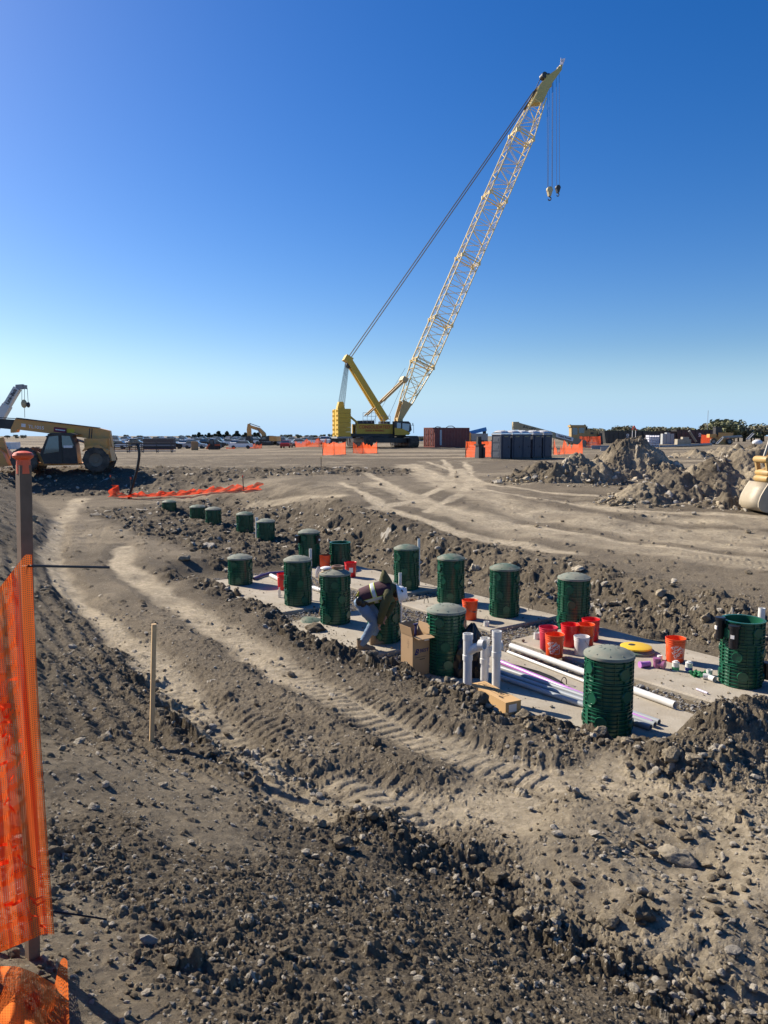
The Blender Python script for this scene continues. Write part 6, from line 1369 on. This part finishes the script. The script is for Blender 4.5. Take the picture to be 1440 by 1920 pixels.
# ------------------------------------------------------------------ spoil piles on the right
def pile(label, bumps, n=150, clod=1.0, seed=0):
    """heap of dug clay: several cones of (pixel u, base v, height, radius) merged on one footprint"""
    W = [(hit(u, v) if len(b_) < 5 else ony(u, v, b_[4]), h_, r_) for b_ in bumps for (u, v, h_, r_) in [b_[:4]]]
    x0 = min(w_[0].x - w_[2] * 1.3 for w_ in W); x1 = max(w_[0].x + w_[2] * 1.3 for w_ in W); y0 = min(w_[0].y - w_[2] * 1.3 for w_ in W); y1 = max(w_[0].y + w_[2] * 1.3 for w_ in W)
    st = max(x1 - x0, y1 - y0) / n; nx = int((x1 - x0) / st) + 1; ny_ = int((y1 - y0) / st) + 1
    X, Y = np.meshgrid(np.linspace(x0, x1, nx), np.linspace(y0, y1, ny_)); x = X.ravel(); y = Y.ravel(); g = lay(x, y); h = np.full(x.shape, -.5)
    wx = x + .35 * fbm(x, y, .7, 3, seed + 1); wy = y + .35 * fbm(x, y, .7, 3, seed + 2)
    for P, h_, r_ in W:
        d = np.hypot(wx - P.x, (wy - P.y)) / r_; k = h_ * (1.18 * np.maximum(0, 1 - d) ** .92) - .05; k = np.where(d < .18, k - h_ * .6 * (.18 - d) ** 1.2, k); k = np.where(d > 1, -.5 * (d - 1), k); h = np.maximum(h, k) + .08 * np.minimum(h, k).clip(0, 9)
    on = sst(-.02, .15, h); tint = np.full(x.shape, .4, np.float32); h = h + on * .09 * fbm(x, y, 1.1, 4, seed + 5)
    for cell, sd, pr in ((.55, 3, .45), (.30, 4, .62), (.17, 5, .65), (.09, 6, .6)):
        c, tt = clods(x, y, cell * clod, np.clip(pr * on, 0, 1), seed + 40 + sd); h = h + c * .85; tint = np.where(c > .03, tt, tint)
    z = g + h; dry = np.clip(.25 + .5 * fbm(x, y, .6, 3, seed + 8), 0, 1); dark = np.clip(.6 + .6 * fbm(x, y, .5, 3, seed + 9), 0, 1)
    Fq = gridfaces(ny_, nx); keep = (h[Fq] > -.12).any(1); Fq = Fq[keep]; used, inv = np.unique(Fq, return_inverse=True); o = np_mesh('dirt_pile', np.stack([x, y, z], -1)[used], inv.reshape(-1, 4), SOIL, np.stack([dry, dark, tint], -1)[used]); tag(o, label, 'dirt pile', 'spoil heaps on the right'); return W
pw_ = []
pw_ += pile('tall pointed heap of clay and rock behind the low rocky one', ((1190, 893, 1.72, 2.3), (1262, 896, .7, 1.3), (1150, 890, .85, 1.5)), 230, seed=11)
pw_ += pile('low rocky heap to the left of the tall pointed one', ((1075, 903, 1.12, 1.6), (1022, 900, .85, 1.45), (1115, 903, 1.0, 1.5), (980, 904, .42, 1.0)), 200, seed=23)
pw_ += pile('broad heap of rubble in front of the excavator bucket', ((1412, 922, 1.6, 2.3), (1335, 925, 1.15, 2.0), (1262, 932, .8, 1.5), (1215, 938, .55, 1.2), (1175, 942, .25, .8), (1480, 915, 1.6, 2.4), (1350, 948, .28, .8)), 260, seed=37)
pw_ += pile('dark grey rock heap far back by the tilted beams', ((1375, 856, .7, 2.6), (1425, 852, .8, 2.6), (1300, 858, .35, 2.0)), 110, 1.6, seed=51)
# rocks fallen round the heaps
pp_ = []; rr_ = []
for P, h_, r_ in pw_:
    for k in range(190):
        a = rng.uniform(0, 6.28); d = r_ * rng.uniform(.5, 1.5); x = P.x + math.cos(a) * d; y = P.y + math.sin(a) * d; hh = max(0, h_ * (1 - d / r_)); pp_.append((x, y, lay1(x, y) + hh * 1.0)); rr_.append(.05 * math.exp(rng.normal(0, .5)))
scatter('heap_rocks', 'loose limestone lumps rolled down round the spoil heaps', np.array(pp_), np.array(rr_), 2, SOIL, lambda i: rng.choice([.3, .6, .95], p=[.4, .4, .2]), sink=.2, dryv=.8)

# ------------------------------------------------------------------ single rocks one would point at
def rock(u, v, wpx, label, pale=.5, dryv=.5, k=.75, sub=4):
    P = hit(u, v); r_ = wpx / 2 * P.y / F; V, Fc = stone_shape(sub, .45); r3_ = fbm(V[:, 0] + V[:, 2], V[:, 1] - V[:, 2] * .7, 4, 4, int(u)); V = V * (1 + .07 * r3_[:, None]); V = V * np.array([r_, r_ * .85, r_ * k])
    o = np_mesh('rock', V, Fc, SOIL, np.tile([dryv, .3, pale], (len(V), 1))); o.location = (P.x, P.y, gz(P.x, P.y) + r_ * k * .45); o.rotation_euler = (rng.uniform(-.2, .2), rng.uniform(-.2, .2), rng.uniform(0, 6)); tag(o, label, 'rock', 'single rocks and lumps of clay')
for a in ((706, 1405, 32, 'dark clod lying alone on the haul track below the pit', .2, 0, .7), (1273, 1600, 66, 'large pale rock in the right foreground', .88, .9, .45), (982, 1718, 40, 'brown block at the left end of the foreground rock row', .6, .7, .8), (1042, 1733, 36, 'pale rock in the middle of the foreground rock row', .85, .9, .8), (1078, 1748, 34, 'leaning slab rock right of the pale foreground one', .4, .5, .9),
          (1140, 1735, 40, 'knobbly clod right of the foreground rock row', .5, .6, .7), (1205, 1735, 60, 'big brown clay lump in the right foreground', .45, .2, .7), (1256, 1428, 40, 'reddish boulder on the soil right of the nearest riser', .6, .6, .8), (1300, 1440, 34, 'flat pale rock right of the reddish boulder', .6, .9, .6),
          (446, 1122, 26, 'dark pyramid-shaped clod on the corner of the first slab', .2, 0, 1.0), (476, 1142, 18, 'rounded clod on the front edge of the first slab', .4, .2, .8), (345, 1050, 24, 'square block of clay beside the haul track', .5, .7, .7), (808, 1308, 32, 'rock on the dirt rim just left of the leftmost wye pipe', .5, .5, .7), (832, 1302, 16, 'small round clod right behind the rim by the wye pipe', .5, .6, .9),
          (898, 1325, 40, 'dark clod leaning against the long cardboard box', .2, .1, .8), (980, 1342, 36, 'brown rock at the far end of the long cardboard box', .5, .6, .6), (992, 1366, 28, 'tan rock below the end of the long cardboard box', .6, .8, .9), (1128, 1382, 30, 'tan boulder right at the foot of the nearest riser', .7, .9, .6), (1178, 1392, 30, 'flat tan boulder right of the nearest riser', .7, .9, .5),
          (590, 1190, 44, 'dark clod under the loose green lid', .2, 0, .7), (890, 1070, 26, 'pale rock on the bank right of the tall back riser', .9, 1, .7), (1240, 1115, 30, 'pale slab of rock on the bank at the right', .7, .8, .6), (1345, 1190, 22, 'pale rock at the foot of the bank near the open riser', .8, 1, .8), (1325, 1158, 26, 'brown rock half way up the right bank', .6, .8, .8),
          (1085, 1070, 28, 'flat pale rock at the top of the right bank', .9, 1, .4), (640, 1590, 40, 'crumbly clay lump on the lip of the berm', .3, .4, .8), (600, 1560, 26, 'tan clod at the foot of the berm', .6, .8, .8), (480, 1470, 30, 'stacked clay lump on the berm edge', .4, .7, 1.0), (930, 1640, 50, 'large dark clod lump on the berm edge in the centre', .3, .2, .7),
          (150, 1392, 26, 'white stone on the dark berm near the fence', .95, 1, .6), (200, 1375, 24, 'pale stone between the fence and the timber stake', .93, 1, .6), (175, 1500, 24, 'white flat stone below the timber stake', .95, 1, .5), (305, 1470, 22, 'tan angular stone right of the timber stake', .9, 1, .7), (60, 975, 22, 'grey rock on the bank left of the capped post', .6, .6, .7), (1190, 845, 12, 'small rock on the crest of the tall heap', .9, 1, .7)): rock(*a)

# ------------------------------------------------------------------ stakes, hose, ground netting
P = hit(283, 1391); T = ony(289, 1170, P.y); m = MB(); m.beam(P - Vector((.0, 0, .15)), T, .042, .040, up=(.5, -1, 0)); tag(m.build('timber_stake', M['wood']), 'pale new timber stake driven into the berm', 'stake')
FB = hit(58, 1792); FT = ony(44, 872, FB.y); t = thing('capped_post', 'dark weathered timber post with an orange plastic cap holding the net', 'post', FB)
m = MB(); dv = FT - FB; m.beam(Vector((0, 0, -.2)), dv, .042, .042, up=(.7, -.7, 0)); m.build('post', M['old_wood'], t)
m = MB(); s_ = FB.y / F; capm = mat('orange_cap', (.85, .12, .035), .45, var=.05); m.lathe([(.024, -30 * s_), (.0235, -4 * s_), (.034, 0), (.036, 4 * s_), (.03, 9 * s_), (.014, 12 * s_), (0, 12.5 * s_)], 28, dv + Vector((0, 0, 14 * s_))); m.build('cap', capm, t)
# net: every strand is modelled
NETM = translucent('orange_netting', (.84, .21, .045), .28)
def net(fn, nu, nv, parent, name, wu=.30, wv=.30, bands=True):
    """woven strands over a surface fn(a,b), a,b in 0..1"""
    A = np.array([[fn(i / nu, j / nv) for j in range(nv + 1)] for i in range(nu + 1)]); V = []; Fq = []; b = 0
    P00, P10, P11, P01 = A[:-1, :-1], A[1:, :-1], A[1:, 1:], A[:-1, 1:]
    def quad(a, c, d, e):
        nonlocal b
        a, c, d, e = (q.reshape(-1, 3) for q in (a, c, d, e)); n = len(a); V.append(np.stack([a, c, d, e], 1).reshape(-1, 3)); Fq.append(np.arange(n * 4).reshape(-1, 4) + b); b += n * 4
    k = np.full((nu, nv, 1), wv)
    if bands: jj = np.arange(nv)[None, :, None]; ii = np.arange(nu)[:, None, None]; k = np.where(((jj + (np.sin(ii * .9) * 1.2).astype(int)) % 11 < 3) & (ii > 8), .88, wv)
    quad(P00, P10, P10 + (P11 - P10) * k, P00 + (P01 - P00) * k); k2 = np.full((nu, nv, 1), wu); quad(P00, P00 + (P10 - P00) * k2, P01 + (P11 - P01) * k2, P01)
    me = np_mesh(name, np.concatenate(V), np.concatenate(Fq), NETM, smooth=False); me.parent = parent; return me
NY = FB.y
def lerp3(a, b, k): return a + (b - a) * k
def netpt(a, b):
    """a: 0 at the right-hand fold, 1 beyond the left edge; b: 0 top, 1 bottom"""
    ur0, vr0 = 60, 1040; ur1, vr1 = 102, 1752
    u0 = ur0 + (ur1 - ur0) * b ** 1.3 ; tl = 1040 + 62 * max(0, a - .06) / .23
    vb = 1752 + 45 * max(0, a - .1) / .5
    u = u0 - a * 210 - 6 * math.sin(b * 9) * a; v = tl + (vb - tl) * b
    dep = NY - .15 + .085 * math.sin(a * 17 + b * 2.0) * (.35 + .65 * b) * min(1, a * 6 + .15) + .03 * math.sin(a * 41 + 3 * b) - .18 * a * a + (.06 if a < .05 else 0) * (1 - a / .05)
    p = ony(u, v, dep); return (p.x, p.y, p.z)
t = thing('safety_net', 'orange safety net with frayed horizontal bands hung on the capped post', 'net', (0, 0, 0)); net(netpt, 56, 178, t, 'netting', .48, .44)
rg = random.Random(4); FRAY = translucent('red_orange_tape', (1.0, .10, .03), .5)
for k in range(26):
    a = rg.uniform(.1, .34); b = rg.uniform(.22, .95); p = Vector(netpt(a, b)) + Vector((0, -.012, 0)); L = rg.uniform(.03, .10); q = p + Vector((L * rg.uniform(-1, 1), -.01, L * rg.uniform(-.6, .3))); wd = rg.uniform(.004, .009); r_ = Vector((0, 0, wd)); mid = (p + q) / 2 + Vector((0, -.015, rg.uniform(-.02, .02)))
    m = MB(); m.add([p - r_, mid - r_ * .8, q - r_ * .3, q + r_ * .3, mid + r_ * .8, p + r_], [(0, 1, 4, 5), (1, 2, 3, 4)]); m.build('frayed_strip', FRAY, t, 0)
def heap(a, b):
    u = -60 + 190 * a; edge = 1812 + 55 * max(0, (a - .45) / .55) ** 1.5; v = edge + (1990 - edge) * b; dep = 2.42 - .55 * b + .16 * math.sin(a * 8 + 1.5 * b) + .07 * math.sin(a * 21 + 5 * b) + .05 * math.sin(b * 13 - a * 6); p = ony(u, v, dep); return (p.x, p.y, max(p.z, lay1(p.x, p.y) + .02))
t2 = thing('net_roll', 'crumpled end of orange netting lying at the foot of the post', 'net', (0, 0, 0)); net(heap, 64, 60, t2, 'netting', .55, .55, False)
# black tie wires
m = MB(); p = ony(40, 1062, NY - .08); m.tube([ony(40, 1063, NY - .10), ony(60, 1061, NY - .10), ony(110, 1062, NY - .02), ony(205, 1064, NY + .1)], .0045, 6); tag(m.build('cable_tie', M['black']), 'long black cable tie sticking out from the top of the net', 'cable tie')
m = MB(); m.tube([ony(100, 1709, NY - .05), ony(150, 1716, NY), ony(200, 1724, NY + .05)], .004, 6); tag(m.build('tie_wire', M['black']), 'thin black wire sticking out near the bottom of the net', 'wire')
# bent black hose
pts = [hit(242, 934)]; d0 = pts[0].y; pts = [pts[0] - Vector((0, 0, .2))] + [ony(u, v, d0) for u, v in ((242, 932), (250, 905), (257, 880), (261, 855), (260, 840), (256, 832))]
m = MB(); m.tube([Vector(c) for c, a, b in dense([(tuple(p), .06, .06) for p in pts], 5)], .065, 12); tag(m.build('bent_conduit', M['black']), 'tall bent black conduit standing behind the flattened netting', 'conduit')
for u0, v0, u1, v1, lab in ((223, 927, 207, 893, 'thin leaning steel stake at the left end of the flattened netting'), (246, 934, 245, 897, 'thin upright steel stake beside the bent conduit'), (457, 921, 455, 893, 'thin steel stake near the right end of the flattened netting'), (602, 878, 602, 858, 'tiny survey stake with a yellow ribbon left of the crane fences')):
    P = hit(u0, v0); Q = ony(u1, v1, P.y); m = MB(); m.tube([P - Vector((0, 0, .1)), Q], .022, 6); m.box(Q, (.05, .05, .09), mi=1); tag(m.build('steel_stake', [M['steel'], capm if u0 != 602 else M['yellow']]), lab, 'stake', 'thin stakes')
def gnet(a, b):
    u = 209 + 282 * a; top = np.interp(u, [209, 216, 240, 300, 360, 420, 491], [910, 911, 922, 923, 918, 916, 914]) ; bot = np.interp(u, [209, 230, 300, 360, 420, 491], [934, 936, 934, 930, 923, 918]); v = top + (bot - top) * b
    P = GN[int(a * 60)]; h_ = max(.03, .20 * (1 - b) * (2.6 if a < .05 else .8 + .25 * math.sin(a * 40) + .3 * math.sin(a * 97))) ; x, y = P; return (x + .1 * math.sin(b * 9 + a * 50), y - .5 * b + .12 * math.sin(a * 70 + b * 4), lay1(x, y - .5 * b) + .06 + h_)
GN = [tuple(hit(209 + 282 * k / 60, float(np.interp(209 + 282 * k / 60, [209, 230, 300, 360, 420, 491], [932, 934, 932, 928, 921, 917]))).xy) for k in range(61)]
t3 = thing('fallen_net', 'flattened strip of orange netting lying along the far dirt edge', 'net', (0, 0, 0)); m = MB(); m.grid([[Vector(gnet(i / 60, j / 8)) for j in range(9)] for i in range(61)]); m.build('netting', translucent('orange_net_crumple', (1.0, .10, .035), .4, .2, 5), t3, 60)
